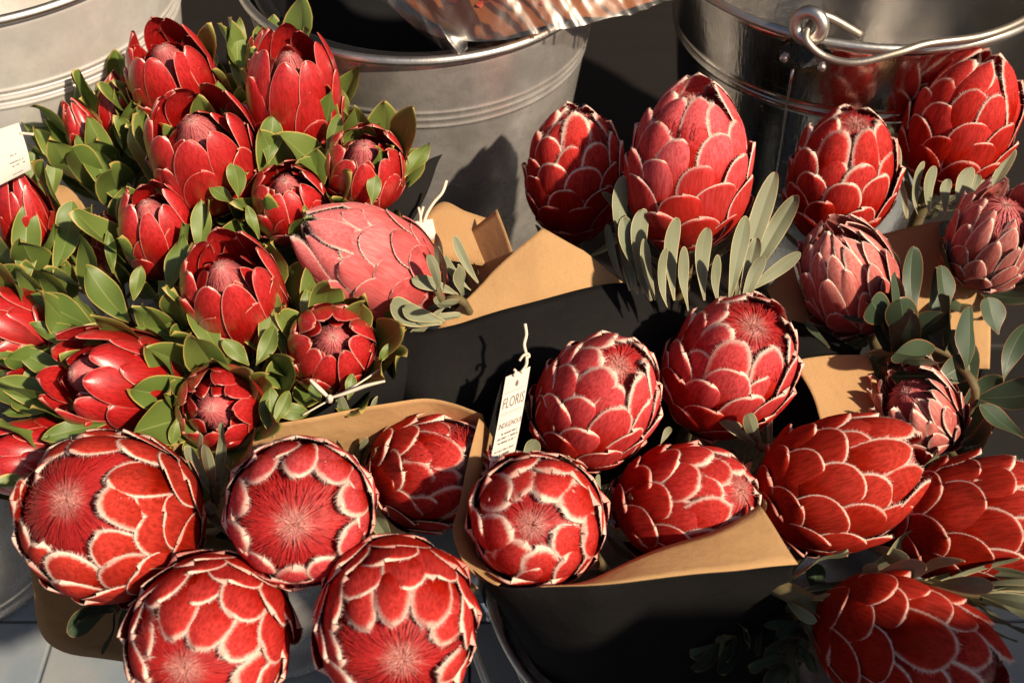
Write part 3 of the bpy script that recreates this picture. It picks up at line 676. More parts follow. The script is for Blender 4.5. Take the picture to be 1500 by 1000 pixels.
# large leaves that stand out singly: (flower, base px, tip px, width scale)
rnL = random.Random(77)
CN = (-FWD * 0.8 + Vector((0.3, -0.1, 0.35))).normalized()
def hero(par, kind, b, t_, ws=1.0, tilt=0.0):
    B = P(*b); T_ = P(*t_)
    n = (CN + RGT * tilt).normalized()
    add_leaf(par, kind, B, T_, n, rnL, ws)
for (i, b, t_, ws, tl) in [
    (12, (38, 425, .80), (38, 290, .80), 1.0, .2), (12, (80, 400, .81), (105, 280, .815), 1.0, -.3), (12, (70, 300, .85), (85, 225, .86), .9, -.2), (12, (40, 290, .86), (55, 215, .87), .9, 0),
    (13, (185, 300, .85), (120, 190, .86), 1.0, .3), (13, (150, 290, .87), (58, 185, .89), .8, .2), (13, (170, 250, .87), (115, 140, .89), .9, 0), (13, (140, 250, .885), (92, 152, .9), .7, 0.2),
    (3, (260, 290, .80), (190, 150, .85), .9, .3), (1, (215, 250, .85), (170, 140, .88), .9, 0), (1, (290, 110, .89), (272, 48, .90), .9, 0), (1, (315, 115, .88), (288, 50, .90), .9, -.3), (1, (210, 130, .86), (195, 80, .87), 1.1, .4),
    (17, (355, 130, .86), (345, 22, .88), .9, .2), (17, (390, 110, .865), (382, 18, .88), .8, -.3), (17, (415, 100, .87), (400, 30, .88), .8, -.3),
    (2, (392, 240, .805), (405, 162, .81), 1.25, 0), (2, (478, 225, .81), (500, 168, .815), 1.3, -.2), (2, (512, 170, .84), (485, 120, .85), 1.0, -.3), (2, (345, 190, .83), (325, 115, .84), 1.0, .2),
    (5, (590, 260, .82), (625, 205, .83), 1.2, -.3), (5, (575, 215, .84), (545, 180, .85), 1.2, -.2), (5, (545, 300, .79), (552, 250, .79), 1.3, 0),
    (3, (345, 300, .79), (310, 262, .79), 1.3, .2), (3, (350, 290, .78), (345, 228, .785), 1.3, -.2), (4, (450, 330, .78), (448, 300, .78), 1.2, 0), (4, (380, 350, .785), (365, 300, .79), 1.0, .2),
    (6, (190, 470, .775), (118, 390, .785), 1.3, .2), (6, (195, 440, .78), (205, 385, .79), 1.2, 0), (6, (245, 430, .77), (262, 340, .785), 1.1, -.2), (6, (165, 400, .80), (160, 340, .81), .9, 0), (6, (290, 380, .79), (300, 290, .80), 1.0, -.2),
    (7, (325, 520, .735), (285, 440, .745), 1.3, .2), (7, (365, 535, .735), (330, 492, .735), 1.5, 0), (7, (375, 535, .735), (408, 480, .735), 1.4, -.2), (7, (380, 510, .74), (412, 430, .75), 1.3, -.3), (7, (285, 500, .755), (200, 470, .765), 1.2, .3), (7, (300, 470, .765), (225, 415, .775), 1.3, .2), (7, (285, 540, .745), (232, 508, .745), 1.5, .2),
    (8, (140, 480, .745), (40, 425, .76), 1.1, .3), (8, (150, 500, .74), (38, 478, .745), .9, .2), (8, (110, 560, .74), (28, 505, .75), 1.0, .2), (8, (120, 600, .735), (0, 548, .745), 1.0, .2), (8, (90, 590, .74), (0, 600, .745), .8, 0),
    (9, (420, 540, .74), (440, 460, .755), 1.4, .2), (9, (450, 480, .765), (455, 425, .775), 1.3, 0), (9, (510, 585, .72), (520, 548, .725), 1.5, 0), (9, (470, 590, .72), (455, 560, .725), 1.5, 0), (9, (555, 530, .74), (572, 505, .75), 1.4, -.2), (9, (395, 500, .75), (425, 470, .755), 1.2, 0),
    (10, (400, 640, .70), (390, 565, .71), 1.4, 0), (10, (400, 620, .705), (428, 575, .71), 1.4, -.2), (10, (260, 610, .71), (255, 650, .70), 1.3, 0.2), (10, (280, 570, .73), (350, 545, .735), 1.0, 0), (10, (385, 600, .71), (455, 600, .715), 1.2, 0),
    (14, (155, 620, .71), (60, 635, .705), 1.1, .2), (14, (90, 600, .73), (0, 570, .74), 1.0, 0), (11, (85, 500, .75), (35, 560, .755), 1.0, 0), (11, (60, 430, .79), (-20, 395, .80), 1.0, 0), (11, (50, 620, .735), (-10, 640, .74), 1.0, .2)]:
    hero(gl[i], 'green', b, t_, ws, tl)
for (par, kd, b, t_, ws, tl) in [
    (tall, 'silver', (988, 440, .76), (983, 318, .755), 1.2, .1), (tall, 'silver', (1032, 440, .765), (1028, 333, .755), 1.3, -.1), (tall, 'silver', (978, 450, .757), (962, 362, .75), 1.2, .2), (tall, 'silver', (1008, 455, .757), (1003, 360, .75), 1.1, 0), (tall, 'silver', (1052, 450, .76), (1052, 372, .75), 1.2, 0),
    (tall, 'silver', (1075, 445, .77), (1128, 250, .79), .75, -.4), (tall, 'silver', (1085, 430, .785), (1166, 285, .80), .8, -.3), (tall, 'silver', (1068, 445, .765), (1098, 318, .775), 1.0, -.2), (tall, 'silver', (1080, 450, .77), (1120, 345, .78), .9, -.3), (tall, 'silver', (1090, 430, .79), (1175, 374, .795), 1.0, 0), (tall, 'silver', (1085, 460, .77), (1112, 372, .775), 1.0, -.2),
    (tall, 'silver', (925, 425, .785), (897, 258, .80), .7, .3), (tall, 'silver', (945, 430, .775), (928, 305, .785), 1.1, .3), (tall, 'silver', (955, 440, .77), (912, 318, .785), .9, .3), (tall, 'silver', (935, 430, .78), (905, 340, .79), .9, .3), (tall, 'silver', (1100, 420, .80), (1140, 300, .805), .8, -.3), (tall, 'silver', (960, 440, .765), (945, 350, .775), 1.1, .2), (tall, 'silver', (915, 415, .80), (880, 330, .81), .8, .3),
    (collar, 'silver', (1330, 320, .855), (1318, 195, .865), .9, .3), (collar, 'silver', (1345, 315, .85), (1340, 235, .855), 1.2, .2), (collar, 'silver', (1362, 315, .845), (1363, 242, .85), 1.5, .1), (collar, 'silver', (1385, 315, .845), (1388, 262, .85), 1.5, 0), (collar, 'silver', (1405, 320, .845), (1412, 243, .85), 1.5, -.1), (collar, 'silver', (1425, 310, .85), (1432, 255, .855), 1.4, -.1), (collar, 'silver', (1440, 305, .855), (1478, 218, .87), .9, -.4), (collar, 'silver', (1435, 310, .85), (1450, 262, .855), 1.2, -.2),
    (rose, 'silver', (672, 432, .79), (608, 398, .768), 1.3, 0), (rose, 'silver', (690, 425, .80), (642, 380, .785), 1.2, 0), (rose, 'silver', (705, 420, .805), (657, 348, .80), 1.0, 0), (rose, 'silver', (648, 474, .785), (565, 456, .762), 1.9, .1), (rose, 'silver', (652, 470, .785), (590, 452, .76), 1.5, .2), (rose, 'silver', (660, 450, .79), (640, 435, .775), 1.6, 0),
    (ragged, 'dusky', (1350, 525, .79), (1302, 458, .785), 1.0, 0), (ragged, 'dusky', (1375, 545, .79), (1318, 478, .78), 1.2, .1), (ragged, 'dusky', (1365, 545, .785), (1345, 500, .78), 1.2, 0), (ragged, 'dusky', (1370, 560, .785), (1425, 530, .785), 1.3, -.1), (ragged, 'dusky', (1345, 470, .80), (1330, 360, .81), .6, 0), (ragged, 'dusky', (1215, 510, .80), (1180, 460, .81), .6, .2),
    (crowned, 'dusky', (1390, 455, .82), (1388, 385, .82), 1.2, .2), (crowned, 'dusky', (1462, 490, .80), (1455, 432, .80), 1.6, 0), (crowned, 'dusky', (1370, 500, .83), (1378, 390, .83), .5, 0), (crowned, 'dusky', (1500, 640, .75), (1440, 590, .77), 1.0, 0), (crowned, 'dusky', (1470, 560, .80), (1500, 470, .80), .8, 0),
    (scaly, 'silver', (1300, 812, .69), (1355, 768, .675), 2.0, 0), (beside, 'silver', (765, 690, .715), (790, 645, .712), 2.4, 0), (beside, 'silver', (968, 650, .735), (982, 625, .735), 1.8, 0), (beside, 'silver', (880, 715, .70), (872, 695, .70), 2.0, 0)]:
    hero(par, kd, b, t_, ws, tl)

# ------------------------------------------------------------------ paper wraps
def sheet(parent, name, rows, front='kraft', back='black', nu=6, nv=6, wr=0.0008, seed=1, thick=0.0004, lin=False):
    """curved paper sheet; the side turned to the camera takes `front`"""
    pr = [[p if isinstance(p, Vector) else P(*p) for p in r] for r in rows]
    cols = [catmull(r, nu) if not lin else [lerp(r[min(int(q / nu), len(r) - 2)], r[min(int(q / nu), len(r) - 2) + 1], q / nu - min(int(q / nu), len(r) - 2)) for q in range(nu * (len(r) - 1) + 1)] for r in pr]
    nc = len(cols[0])
    lines = [catmull([cols[j][i] for j in range(len(cols))], nv) if len(cols) > 2 else [lerp(cols[0][i], cols[1][i], q / nv) for q in range(nv + 1)] for i in range(nc)]
    nr = len(lines[0]); v, f = [], []
    for j in range(nr):
        for i in range(nc):
            p = lines[i][j]
            q = p * 26 + Vector((seed * 3.1, 0, 0))
            v.append(p + Vector((mnoise.noise(q), mnoise.noise(q + Vector((7, 3, 1))), mnoise.noise(q + Vector((1, 9, 4))))) * wr * 2 + FWD * mnoise.noise(p * 9 + Vector((seed, 0, 5))) * wr * 2)
    for j in range(nr - 1):
        for i in range(nc - 1): f.append((j * nc + i, (j + 1) * nc + i, (j + 1) * nc + i + 1, j * nc + i + 1))
    fc = V((0, 0, 0))
    for q in f[::3]: fc += (v[q[1]] - v[q[0]]).cross(v[q[3]] - v[q[0]])
    if fc.dot(CAM - v[len(v) // 2]) < 0: f = [tuple(reversed(q)) for q in f]
    m = mesh(name, v, f, True, [M[front], M[back]])
    o = obj(name, m, parent)
    sol = o.modifiers.new('thickness', 'SOLIDIFY'); sol.thickness = thick; sol.offset = -1
    sol.use_flip_normals = False; sol.material_offset = 1; sol.material_offset_rim = 0
    return o
pw = lambda label, g, grp='black and kraft paper wraps': tag(root('paper_wrap', V(g)), label, 'paper wrap')
# wrap of the leafy bunch
w1 = pw('black paper wrap round the leafy glossy bunch, twist tie on its edge', (-0.235, 0.60, 0.12))
sheet(w1, 'front_sheet', [[(225, 668, .738), (330, 642, .735), (430, 623, .735), (500, 584, .738), (560, 545, .747), (582, 512, .768), (575, 470, .79)],
    [(240, 720, .78), (330, 700, .78), (430, 690, .78), (510, 660, .785), (575, 620, .79), (605, 570, .80), (590, 510, .815)],
    [V((-.31, .52, .2)), V((-.28, .51, .2)), V((-.24, .51, .2)), V((-.2, .53, .2)), V((-.17, .55, .2)), V((-.15, .58, .2)), V((-.15, .61, .2))]], 'black', 'kraft', seed=2)
sheet(w1, 'side_sheet', [[(548, 322, .83), (585, 285, .845), (618, 240, .855), (648, 226, .86)], [(560, 345, .83), (598, 330, .845), (622, 290, .855), (640, 240, .86)]], 'black', 'kraft', seed=3, wr=.0005)
sheet(w1, 'corner', [[(255, 285, .81), (285, 270, .815), (312, 290, .81)], [(270, 310, .82), (295, 310, .82), (318, 312, .82)]], 'kraft', 'black', seed=4, wr=.0003)
sheet(w1, 'back_sheet', [[(78, 270, .885), (100, 275, .885), (122, 300, .875), (150, 360, .86)], [(100, 420, .87), (120, 430, .86), (150, 440, .86), (170, 450, .85)]], 'kraft', 'black', seed=5, wr=.0004)
# wrap of the open front bunch
w2 = pw('dark brown paper wrap with kraft inside behind the open front heads', (-0.19, 0.57, 0.12))
sheet(w2, 'back_sheet', [[(225, 652, .722), (330, 633, .722), (420, 618, .722), (490, 605, .726), (560, 592, .735), (620, 585, .745), (665, 592, .745), (708, 607, .74)],
    [(240, 700, .755), (330, 690, .755), (420, 680, .76), (490, 670, .77), (560, 660, .785), (620, 650, .785), (665, 655, .785), (700, 665, .78)],
    [V((-.27, .50, .2)), V((-.25, .51, .2)), V((-.22, .52, .2)), V((-.19, .53, .2)), V((-.16, .53, .2)), V((-.13, .53, .2)), V((-.11, .53, .2)), V((-.10, .52, .2))]], 'kraft', 'black', seed=6)
sheet(w2, 'side_sheet', [[(38, 780, .815), (50, 860, .81), (58, 920, .805), (92, 953, .795), (190, 969, .775), (300, 990, .75)],
    [(120, 760, .86), (150, 810, .86), (170, 850, .86), (200, 870, .86), (250, 880, .85), (320, 890, .84)],
    [V((-.27, .49, .2)), V((-.26, .48, .2)), V((-.25, .47, .2)), V((-.24, .46, .2)), V((-.22, .455, .2)), V((-.19, .45, .2))]], 'kraft', 'black', seed=7)
# wrap of the back bunch
w3 = pw('black paper wrap with tall lit kraft flap beside the pale rose head', (0.02, 0.60, 0.15))
sheet(w3, 'front_sheet', [[(535, 462, .80), (600, 485, .785), (640, 483, .782), (720, 459, .785), (800, 436, .79), (880, 418, .80), (930, 417, .81), (985, 438, .82), (1040, 455, .84)],
    [(560, 540, .775), (610, 565, .765), (650, 565, .765), (720, 550, .77), (800, 530, .775), (880, 515, .785), (930, 510, .795), (985, 515, .81), (1040, 520, .83)],
    [(590, 620, .80), (630, 640, .79), (670, 640, .79), (730, 630, .79), (800, 620, .80), (870, 610, .81), (920, 610, .82), (970, 610, .83), (1020, 610, .84)],
    [V((-.08, .555, .25)), V((-.06, .545, .25)), V((-.04, .54, .25)), V((-.01, .54, .25)), V((.02, .54, .25)), V((.06, .545, .25)), V((.09, .55, .25)), V((.12, .56, .25)), V((.14, .57, .25))]], 'black', 'kraft', seed=8, wr=.0012)
sheet(w3, 'kraft_flap', [[(642, 482, .797), (720, 398, .80), (797, 333, .805), (855, 366, .808), (912, 414, .812)],
    [(652, 500, .797), (722, 445, .797), (797, 400, .80), (856, 410, .806), (908, 432, .812)],
    [(668, 525, .797), (725, 490, .797), (797, 465, .80), (856, 455, .806), (900, 455, .812)]], 'kraft', 'black', seed=9, wr=.0010, lin=True)
sheet(w3, 'paper_corner', [[(610, 330, .835), (645, 296, .84), (680, 308, .84), (714, 320, .84)], [(625, 380, .83), (650, 380, .83), (680, 385, .83), (710, 390, .83)]], 'kraft', 'black', seed=10, wr=.0005)
sheet(w3, 'paper_corner', [[(664, 356, .852), (700, 330, .832), (729, 307, .815)], [(680, 400, .845), (715, 400, .83), (757, 390, .805)], [(690, 450, .84), (725, 450, .825), (765, 440, .81)]], 'kraft', 'black', seed=11, wr=.0006)
# wrap of the tagged bouquet
w4 = pw('black paper wrap of the tagged bouquet with broad kraft flap folded out', (0.10, 0.46, 0.15))
sheet(w4, 'side_edge', [[(702, 612, .725), (690, 655, .715), (672, 740, .695), (664, 775, .685), (682, 825, .665), (725, 860, .650)],
    [(714, 625, .735), (707, 662, .725), (691, 742, .705), (684, 776, .695), (700, 818, .675), (738, 850, .655)],
    [(722, 640, .755), (716, 680, .755), (706, 745, .745), (702, 776, .735), (718, 812, .715), (745, 845, .69)]], 'kraft', 'black', seed=12, wr=.0005)
sheet(w4, 'side_sheet', [[(711, 625, .740), (728, 582, .748), (746, 540, .760), (790, 512, .785), (850, 490, .81)],
    [(704, 700, .75), (730, 660, .765), (760, 625, .775), (800, 600, .795), (850, 570, .82)],
    [(690, 770, .755), (725, 740, .77), (770, 700, .785), (810, 670, .80), (850, 640, .82)]], 'black', 'kraft', seed=13, wr=.0008)
sheet(w4, 'front_sheet', [[(684, 828, .668), (735, 860, .640), (850, 856, .625), (930, 849, .625), (1020, 839, .632), (1100, 832, .640), (1170, 826, .650)],
    [(715, 862, .690), (755, 898, .665), (850, 910, .650), (930, 900, .652), (1020, 882, .660), (1100, 866, .668), (1160, 850, .675)],
    [V((0.0, .42, .25)), V((.02, .385, .25)), V((.06, .36, .25)), V((.10, .355, .25)), V((.14, .36, .25)), V((.18, .38, .25)), V((.20, .40, .25))]], 'black', 'kraft', seed=14, wr=.0008)
sheet(w4, 'kraft_flap', [[(800, 858, .632), (860, 849, .638), (935, 815, .652), (1020, 786, .664), (1075, 762, .674), (1111, 738, .684)],
    [(790, 858.5, .626), (850, 855.5, .6235), (930, 848.5, .6235), (1020, 838.5, .6305), (1100, 831.5, .6385), (1170, 825.5, .6485)]], 'kraft', 'black', seed=14, wr=.0006)
# wraps on the right
w5 = pw('shaded kraft and black paper wrap behind the closed scaly head', (0.25, 0.56, 0.15))
sheet(w5, 'kraft_flap', [[(1160, 528, .80), (1215, 522, .80), (1274, 519, .80)], [(1190, 580, .80), (1235, 580, .80), (1290, 585, .80)], [(1210, 650, .79), (1250, 650, .79), (1300, 650, .79)]], 'kraft', 'black', seed=15, wr=.0008)
sheet(w5, 'front_sheet', [[(1100, 445, .845), (1150, 465, .835), (1200, 482, .825), (1262, 515, .815)], [(1110, 520, .835), (1160, 535, .825), (1210, 550, .815), (1270, 570, .81)], [(1130, 640, .84), (1170, 640, .83), (1220, 640, .82), (1280, 640, .82)]], 'black', 'kraft', seed=16)
w6 = pw('kraft paper wrap corners round the faded pink heads', (0.31, 0.64, 0.15))
sheet(w6, 'paper_corner', [[(1122, 425, .850), (1140, 405, .85), (1162, 388, .85)], [(1150, 480, .84), (1172, 478, .84), (1190, 476, .845)], [(1170, 520, .84), (1190, 520, .84), (1200, 520, .84)]], 'kraft', 'black', seed=17, wr=.0004)
sheet(w6, 'back_sheet', [[(1288, 342, .885), (1335, 333, .885), (1390, 322, .885), (1440, 320, .89)], [(1310, 430, .87), (1350, 430, .87), (1400, 440, .87), (1450, 440, .87)], [(1330, 540, .86), (1370, 540, .86), (1410, 540, .86), (1450, 540, .86)]], 'kraft', 'black', seed=18)

# ------------------------------------------------------------------ extra leaves low in the buckets
def sprig(label, par_pts, kind, n, ln, seed, spread=0.9):
    rn = random.Random(seed)
    pts = catmull([p if isinstance(p, Vector) else P(*p) for p in par_pts], 6)
    t = root('leaf_sprig', pts[0]); tag(t, label, 'sprig')
    v, f = tube(pts, 0.003, 7); obj('stem', mesh('stem', v, f, True, [M['stem']]), t)
    for i in range(n):
        s = 0.30 + 0.70 * i / (n - 1); j = min(len(pts) - 2, int(s * (len(pts) - 1)))
        p = pts[j]; d = (pts[j + 1] - pts[max(0, j - 1)]).normalized()
        e1 = d.orthogonal().normalized(); e2 = d.cross(e1); a = i * 2.4 + rn.uniform(-.3, .3)
        rad = e1 * math.cos(a) + e2 * math.sin(a); sp = spread * (1 - 0.5 * i / n)
        add_leaf(t, kind, p, p + (d * math.cos(sp) + rad * math.sin(sp)) * ln * rn.uniform(.8, 1.15), (d - rad * 0.6).normalized(), rn)
    return t
sprig('dark green leafy sprig drooping into the front bucket', [V((.17, .46, .10)), (1130, 890, .76), (1090, 920, .72), (1050, 935, .70)], 'dusky', 22, 0.030, 201)
sprig('grey green leafy sprig hanging by the rusty red head', [V((.19, .44, .10)), (1190, 880, .74), (1170, 930, .70), (1150, 985, .68)], 'dusky', 24, 0.027, 202)
sprig('fan of pale grey green leaves under the pinkish scaly head', [V((.22, .44, .12)), (1240, 860, .72), (1310, 850, .685), (1380, 862, .665), (1440, 872, .655)], 'silver', 22, 0.055, 203, 0.55)
sprig('dusky round leaved sprig curving below the ragged faded head', [V((.31, .62, .15)), (1290, 560, .82), (1320, 500, .795), (1300, 470, .79)], 'dusky', 12, 0.045, 204)
sprig('dusky sprig between the withered head and the crowned faded head', [V((.33, .62, .15)), (1420, 600, .80), (1400, 530, .79), (1360, 505, .785)], 'dusky', 14, 0.045, 205)
sprig('narrow leaves behind the upright crimson head of the tagged bouquet', [V((.13, .5, .15)), (1120, 690, .78), (1110, 650, .765), (1100, 610, .765)], 'silver', 14, 0.045, 206)
sprig('thin dark leaves between the two upper open front heads', [V((-.17, .52, .15)), (325, 770, .74), (316, 735, .715), (314, 705, .705)], 'silver', 10, 0.040, 207, 0.4)
sprig('small pale leaf tips behind the shaded front head', [V((-.14, .54, .15)), (520, 700, .80), (525, 660, .77), (520, 625, .76)], 'silver', 14, 0.035, 208, 0.7)
sprig('green leaves under the brown paper corner head', [V((-.22, .5, .18)), (210, 870, .75), (180, 880, .72), (165, 895, .71)], 'dusky', 8, 0.032, 209, 0.6)
sprig('pale green leaf pair on the kraft beside the rose head', [V((0.0, .64, .2)), (690, 460, .80), (650, 440, .785), (640, 425, .78)], 'silver', 9, 0.045, 210, 0.9)

# ------------------------------------------------------------------ tags and ties
def ribbon(a, b, wd, n=10, sag=0.0, side=None):
    pass
def card(label, cs, lines, seed):
    """bent card tag: corner points top-left, top-right, bottom-right, bottom-left as (px,py,d)"""
    tl, tr, br, bl_ = [P(*c) for c in cs]
    t = root('card_tag', (tl + tr) / 2); tag(t, label, 'tag')
    nu_, nv_ = 6, 16; nrm = (tr - tl).cross(tl - bl_).normalized()
    if nrm.dot(-FWD) < 0: nrm = -nrm
    def pt(u, v, o=0.0):
        p = lerp(lerp(tl, tr, u), lerp(bl_, br, u), v)
        return p + nrm * (o - 0.0035 * math.sin(math.pi * v) + 0.0012 * math.sin(4 * v + u))
    v_, f_ = [], []
    for o in (0, -0.0006):
        for j in range(nv_ + 1):
            for i in range(nu_ + 1): v_.append(pt(i / nu_, j / nv_, o))
    n = nu_ + 1; N = n * (nv_ + 1)
    for j in range(nv_):
        for i in range(nu_):
            a = j * n + i
            f_.append((a, a + n, a + n + 1, a + 1)); f_.append((N + a, N + a + 1, N + a + n + 1, N + a + n))
    obj('card', mesh('card', v_, f_, True, [M['tag']]), t)
    W_ = (tr - tl).length; H_ = (bl_ - tl).length
    for (txt, u0, v0, h, wmax, sx) in lines:
        cu = bpy.data.curves.new('txt', 'FONT'); cu.body = txt; cu.size = 1.0; cu.resolution_u = 2
        to = bpy.data.objects.new('txt', cu); COL.objects.link(to)
        dg = bpy.context.evaluated_depsgraph_get(); dg.update()
        tm_ = bpy.data.meshes.new_from_object(to.evaluated_get(dg))
        bpy.data.objects.remove(to)
        xs = [q.co.x for q in tm_.vertices]; wx = max(xs) - min(xs); x0 = min(xs)
        for q in tm_.vertices:
            u = u0 + (q.co.x - x0) / wx * wmax; vv_ = v0 - q.co.y / 0.73 * h
            q.co = pt(u, vv_, 0.00025)
        tm_.materials.clear(); tm_.materials.append(M['ink'])
        obj('lettering', tm_, t)
    return t, pt
def rule(t, pt, v, u0=0.06, u1=0.94, th=0.006):
    pts = [pt(u0 + (u1 - u0) * i / 8, v, 0.00025) for i in range(9)] + [pt(u0 + (u1 - u0) * i / 8, v + th, 0.00025) for i in range(9)]
    obj('printed_line', mesh('printed_line', pts, [(i, i + 9, i + 10, i + 1) for i in range(8)], False, [M['ink']]), t)
def fineprint(t, pt, v, u0, u1, th, seed):
    """lines too small to read in the photograph: broken strokes"""
    rn = random.Random(seed); vs_, fs_ = [], []; u = u0
    while u < u1:
        du = rn.uniform(0.012, 0.035)
        if rn.random() < 0.82:
            b = len(vs_); a = rn.uniform(0, 0.3) * th
            vs_ += [pt(u, v + a, .00025), pt(u + du * .8, v + a, .00025), pt(u + du * .8, v + th, .00025), pt(u, v + th, .00025)]; fs_.append((b, b + 3, b + 2, b + 1))
        u += du * 1.15
    obj('fine_print', mesh('fine_print', vs_, fs_, False, [M['ink']]), t)
tg, pt = card('long white printed card tag on a string beside the tall red head', [(741, 552, .722), (777, 537, .722), (752, 668, .708), (716, 684, .708)],
    [('FLORIS', 0.10, 0.375, 0.125, 0.86, 1), ('INDIGENOUS', 0.10, 0.60, 0.065, 0.92, 1)], 1)
rule(tg, pt, 0.20, th=.004); rule(tg, pt, 0.43, th=.005); rule(tg, pt, 0.455, th=.003)
for i, (vq, a, b) in enumerate([(0.655, .25, .9), (0.705, .12, .95), (0.755, .15, .9), (0.845, .12, .9), (0.895, .2, .75)]): fineprint(tg, pt, vq, a, b, 0.022 if i < 4 else 0.032, i)
v, f = lathe([(0.0001, 0), (0.0016, 0)], 16)
hp = pt(0.55, 0.13, .0003); q = (pt(0.55, .13, .01) - hp).normalized().to_track_quat('Z', 'Y').to_matrix().to_4x4()
obj('punched_hole', mesh('punched_hole', v, f, False, [M['ink']]), tg, Matrix.Translation(hp) @ q @ Matrix.Diagonal((0.55, 1.3, 1, 1)))
st = [P(769, 474, .735), P(771, 490, .735), P(768, 505, .733), P(771, 520, .73), P(771, 534, .726), pt(0.66, 0.03, .0008)]
v, f = tube(catmull(st, 6), 0.0011, 7); obj('string', mesh('string', v, f, True, [M['twine']]), tg)
st = [P(761, 528, .728), P(766, 521, .727), P(773, 518, .728), P(775, 522, .729), P(770, 524, .728)]
v, f = tube(catmull(st, 6), 0.0009, 7); obj('knot', mesh('knot', v, f, True, [M['twine']]), tg)
st = [P(753, 541, .722), P(756, 545, .721), pt(0.35, 0.03, .0006)]
v, f = tube(catmull(st, 4), 0.0010, 7); obj('string', mesh('string', v, f, True, [M['twine']]), tg)

tg2, pt2 = card('white card tag with faint print in front of the pale sunlit bucket', [(-32, 200, .80), (28, 181, .80), (43, 247, .785), (-22, 280, .785)], [], 2)
for i, (vq, a, b) in enumerate([(0.52, .62, .80), (0.66, .58, .92), (0.74, .62, .90), (0.92, .62, .84)]): fineprint(tg2, pt2, vq, a, b, 0.028, 30 + i)
st = [pt2(0.97, 0.2, .0004), P(38, 196, .798), P(49, 197, .797)]
v, f = tube(catmull(st, 4), 0.0011, 6); obj('string', mesh('string', v, f, True, [M['twine']]), tg2)
tg3, pt3 = card('small white tag with knotted string behind the pale rose head', [(600, 326, .82), (634, 322, .82), (640, 348, .81), (612, 352, .81)], [], 3)
st = [pt3(0.6, 0.1, .0005), P(626, 312, .822), P(636, 296, .822), P(648, 282, .822), P(654, 265, .825)]
v, f = tube(catmull(st, 6), 0.0012, 6); obj('string', mesh('string', v, f, True, [M['twine']]), tg3)
for e_ in ((613, 304), (620, 303)):
    v, f = tube(catmull([pt3(0.45, 0.05, .0005), P(616, 318, .821), P(*e_, .823)], 4), 0.0010, 6); obj('string', mesh('string', v, f, True, [M['twine']]), tg3)

tt_ = root('twist_tie', P(482, 585, .712)); tag(tt_, 'white twist tie with two spread ends on the black paper edge', 'tie')
def flat(pts, wd, name, par):
    c = catmull([P(*p) for p in pts], 6); v_, f_ = [], []
    for i, p in enumerate(c):
        d = (c[min(i + 1, len(c) - 1)] - c[max(0, i - 1)]).normalized(); s = d.cross(-FWD).normalized(); n_ = s.cross(d)
        w_ = wd * (0.35 + 0.65 * math.sin(math.pi * min(1, 0.08 + 0.84 * i / (len(c) - 1))))
        for (a, b) in ((-1, 0), (0, .35), (1, 0), (0, -.35)): v_.append(p + s * w_ * a + n_ * w_ * b)
    for i in range(len(c) - 1):
        for q in range(4): f_.append((i * 4 + q, i * 4 + (q + 1) % 4, i * 4 + 4 + (q + 1) % 4, i * 4 + 4 + q))
    f_ += [(3, 2, 1, 0), tuple((len(c) - 1) * 4 + q for q in range(4))]
    obj(name, mesh(name, v_, f_, True, [M['twine']]), par)
flat([(482, 583, .712), (468, 570, .709), (454, 556, .707)], 0.0017, 'tie_end', tt_)
flat([(482, 583, .712), (505, 576, .710), (535, 565, .709), (564, 558, .709)], 0.0014, 'tie_end', tt_)
flat([(482, 578, .711), (483, 584, .710), (482, 590, .712)], 0.0022, 'tie_knot', tt_)
v, f = tube(catmull([P(443, 608, .715), P(482, 586, .715), P(520, 565, .722), P(558, 540, .735)], 6), 0.0006, 6); obj('tie_cord', mesh('tie_cord', v, f, True, [M['twine']]), tt_)

# ------------------------------------------------------------------ cellophane bouquet in the middle bucket
m = bpy.data.materials.new('cellophane'); m.use_nodes = True; k = NT(m)
for nd in list(m.node_tree.nodes):
    if nd.type == 'BSDF_PRINCIPLED': m.node_tree.nodes.remove(nd)
out = [n for n in m.node_tree.nodes if n.type == 'OUTPUT_MATERIAL'][0]
tr_ = m.node_tree.nodes.new('ShaderNodeBsdfTransparent'); tr_.inputs[0].default_value = (0.93, 0.88, 0.84, 1)
gls = m.node_tree.nodes.new('ShaderNodeBsdfGlossy'); gls.inputs[0].default_value = (0.9, 0.85, 0.8, 1); gls.inputs['Roughness'].default_value = 0.36
fr = m.node_tree.nodes.new('ShaderNodeFresnel'); fr.inputs[0].default_value = 1.6
mx = m.node_tree.nodes.new('ShaderNodeMixShader')
mm_ = m.node_tree.nodes.new('ShaderNodeMath'); mm_.operation = 'MULTIPLY_ADD'; mm_.inputs[1].default_value = 0.8; mm_.inputs[2].default_value = 0.10
m.node_tree.links.new(fr.outputs[0], mm_.inputs[0]); m.node_tree.links.new(mm_.outputs[0], mx.inputs[0])
m.node_tree.links.new(tr_.outputs[0], mx.inputs[1]); m.node_tree.links.new(gls.outputs[0], mx.inputs[2]); m.node_tree.links.new(mx.outputs[0], out.inputs[0])
M['cello'] = m
M['orange'] = paper_mat('paper_rust', (0.36, 0.13, 0.035), (0.26, 0.085, 0.025), (0.45, 0.2, 0.08))
cb = root('wrapped_bouquet', V((-0.02, 0.86, 0.45))); tag(cb, 'cellophane wrapped bouquet with rusty paper and orange petals above the dull bucket', 'bouquet')
sheet(cb, 'inner_paper', [[(560, -160, .90), (660, -170, .88), (760, -175, .87), (870, -175, .88), (1010, -170, .90)],
    [(575, -60, .895), (660, -60, .885), (760, -60, .88), (870, -60, .885), (990, -60, .90)],
    [(585, 0, .89), (665, 50, .88), (760, 46, .875), (870, 30, .88), (965, 0, .895)]], 'orange', 'kraft', seed=30, wr=.004)
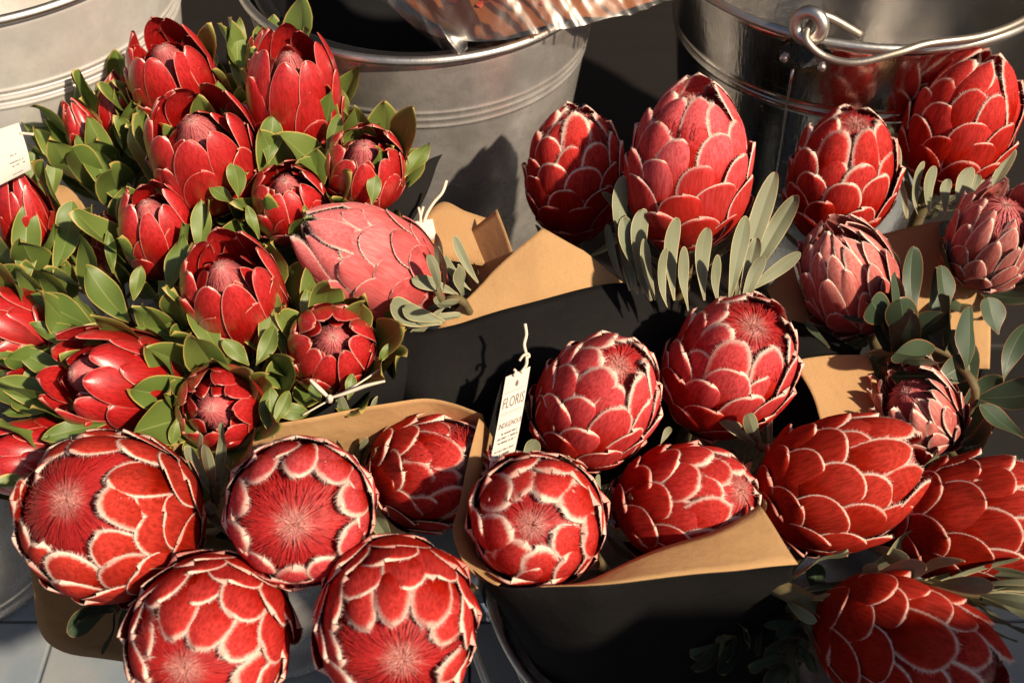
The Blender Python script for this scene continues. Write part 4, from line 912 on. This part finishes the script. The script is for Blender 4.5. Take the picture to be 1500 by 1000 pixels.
def crumple(rows, seed, wr, name, nu=22, nv=14):
    o = sheet(cb, name, rows, 'cello', 'cello', nu, nv, wr, seed)
    o.modifiers.clear()
    for q in o.data.vertices:
        p = q.co; s = p.x * 75 + p.z * 60
        rid = 1 - abs(mnoise.noise(Vector((s, p.z * 10, seed)))) * 2
        r2 = 1 - abs(mnoise.noise(Vector((p.x * 190 - p.z * 120, p.z * 40, seed + 4)))) * 2
        q.co = p - FWD * (0.0026 * rid + 0.0006 * r2)
    return o
crumple([[(530, -150, .88), (640, -160, .862), (760, -165, .855), (880, -160, .862), (1060, -150, .88)],
    [(540, -60, .87), (650, -50, .858), (760, -50, .85), (870, -50, .855), (1030, -50, .875)],
    [(556, 2, .868), (640, 58, .86), (760, 52, .852), (870, 35, .858), (985, 2, .875)]], 31, .002, 'cellophane_sheet')
crumple([[(545, -14, .862), (565, -12, .856), (590, -8, .853), (612, -2, .852)], [(590, 26, .856), (605, 22, .848), (625, 22, .845), (648, 26, .848)], [(635, 62, .85), (648, 56, .842), (662, 50, .84), (680, 48, .846)], [(656, 77, .85), (666, 79, .846), (676, 77, .845), (684, 68, .847)]], 32, .0012, 'cellophane_fold', 8, 10)
rnp = random.Random(9)
M['petal'] = mat('petal_orange', (0.45, 0.06, 0.02), 0.5); M['petaly'] = mat('petal_yellow', (0.42, 0.40, 0.06), 0.5)
pv = leaf_mesh('green', 5)
pmesh = {c_: mesh('petal', pv[0], pv[1], True, [M[c_]]) for c_ in ('petal', 'petaly')}
for i in range(60):
    px_ = rnp.uniform(610, 925); py_ = rnp.uniform(-70, 14 - abs(px_ - 790) * 0.14); b = P(px_, py_, rnp.uniform(.868, .874) + abs(px_ - 780) * 0.00006)
    d = Vector((rnp.uniform(-1, 1), rnp.uniform(-.2, .2), rnp.uniform(-.3, .5))).normalized(); y = d; z = (-FWD - y * (-FWD).dot(y)).normalized(); x = y.cross(z)
    obj('petal', pmesh['petaly' if 760 < px_ < 850 and rnp.random() < .6 else 'petal'], cb, Matrix.Translation(b) @ Matrix((x, y, z)).transposed().to_4x4() @ Matrix.Scale(rnp.uniform(.016, .028), 4))
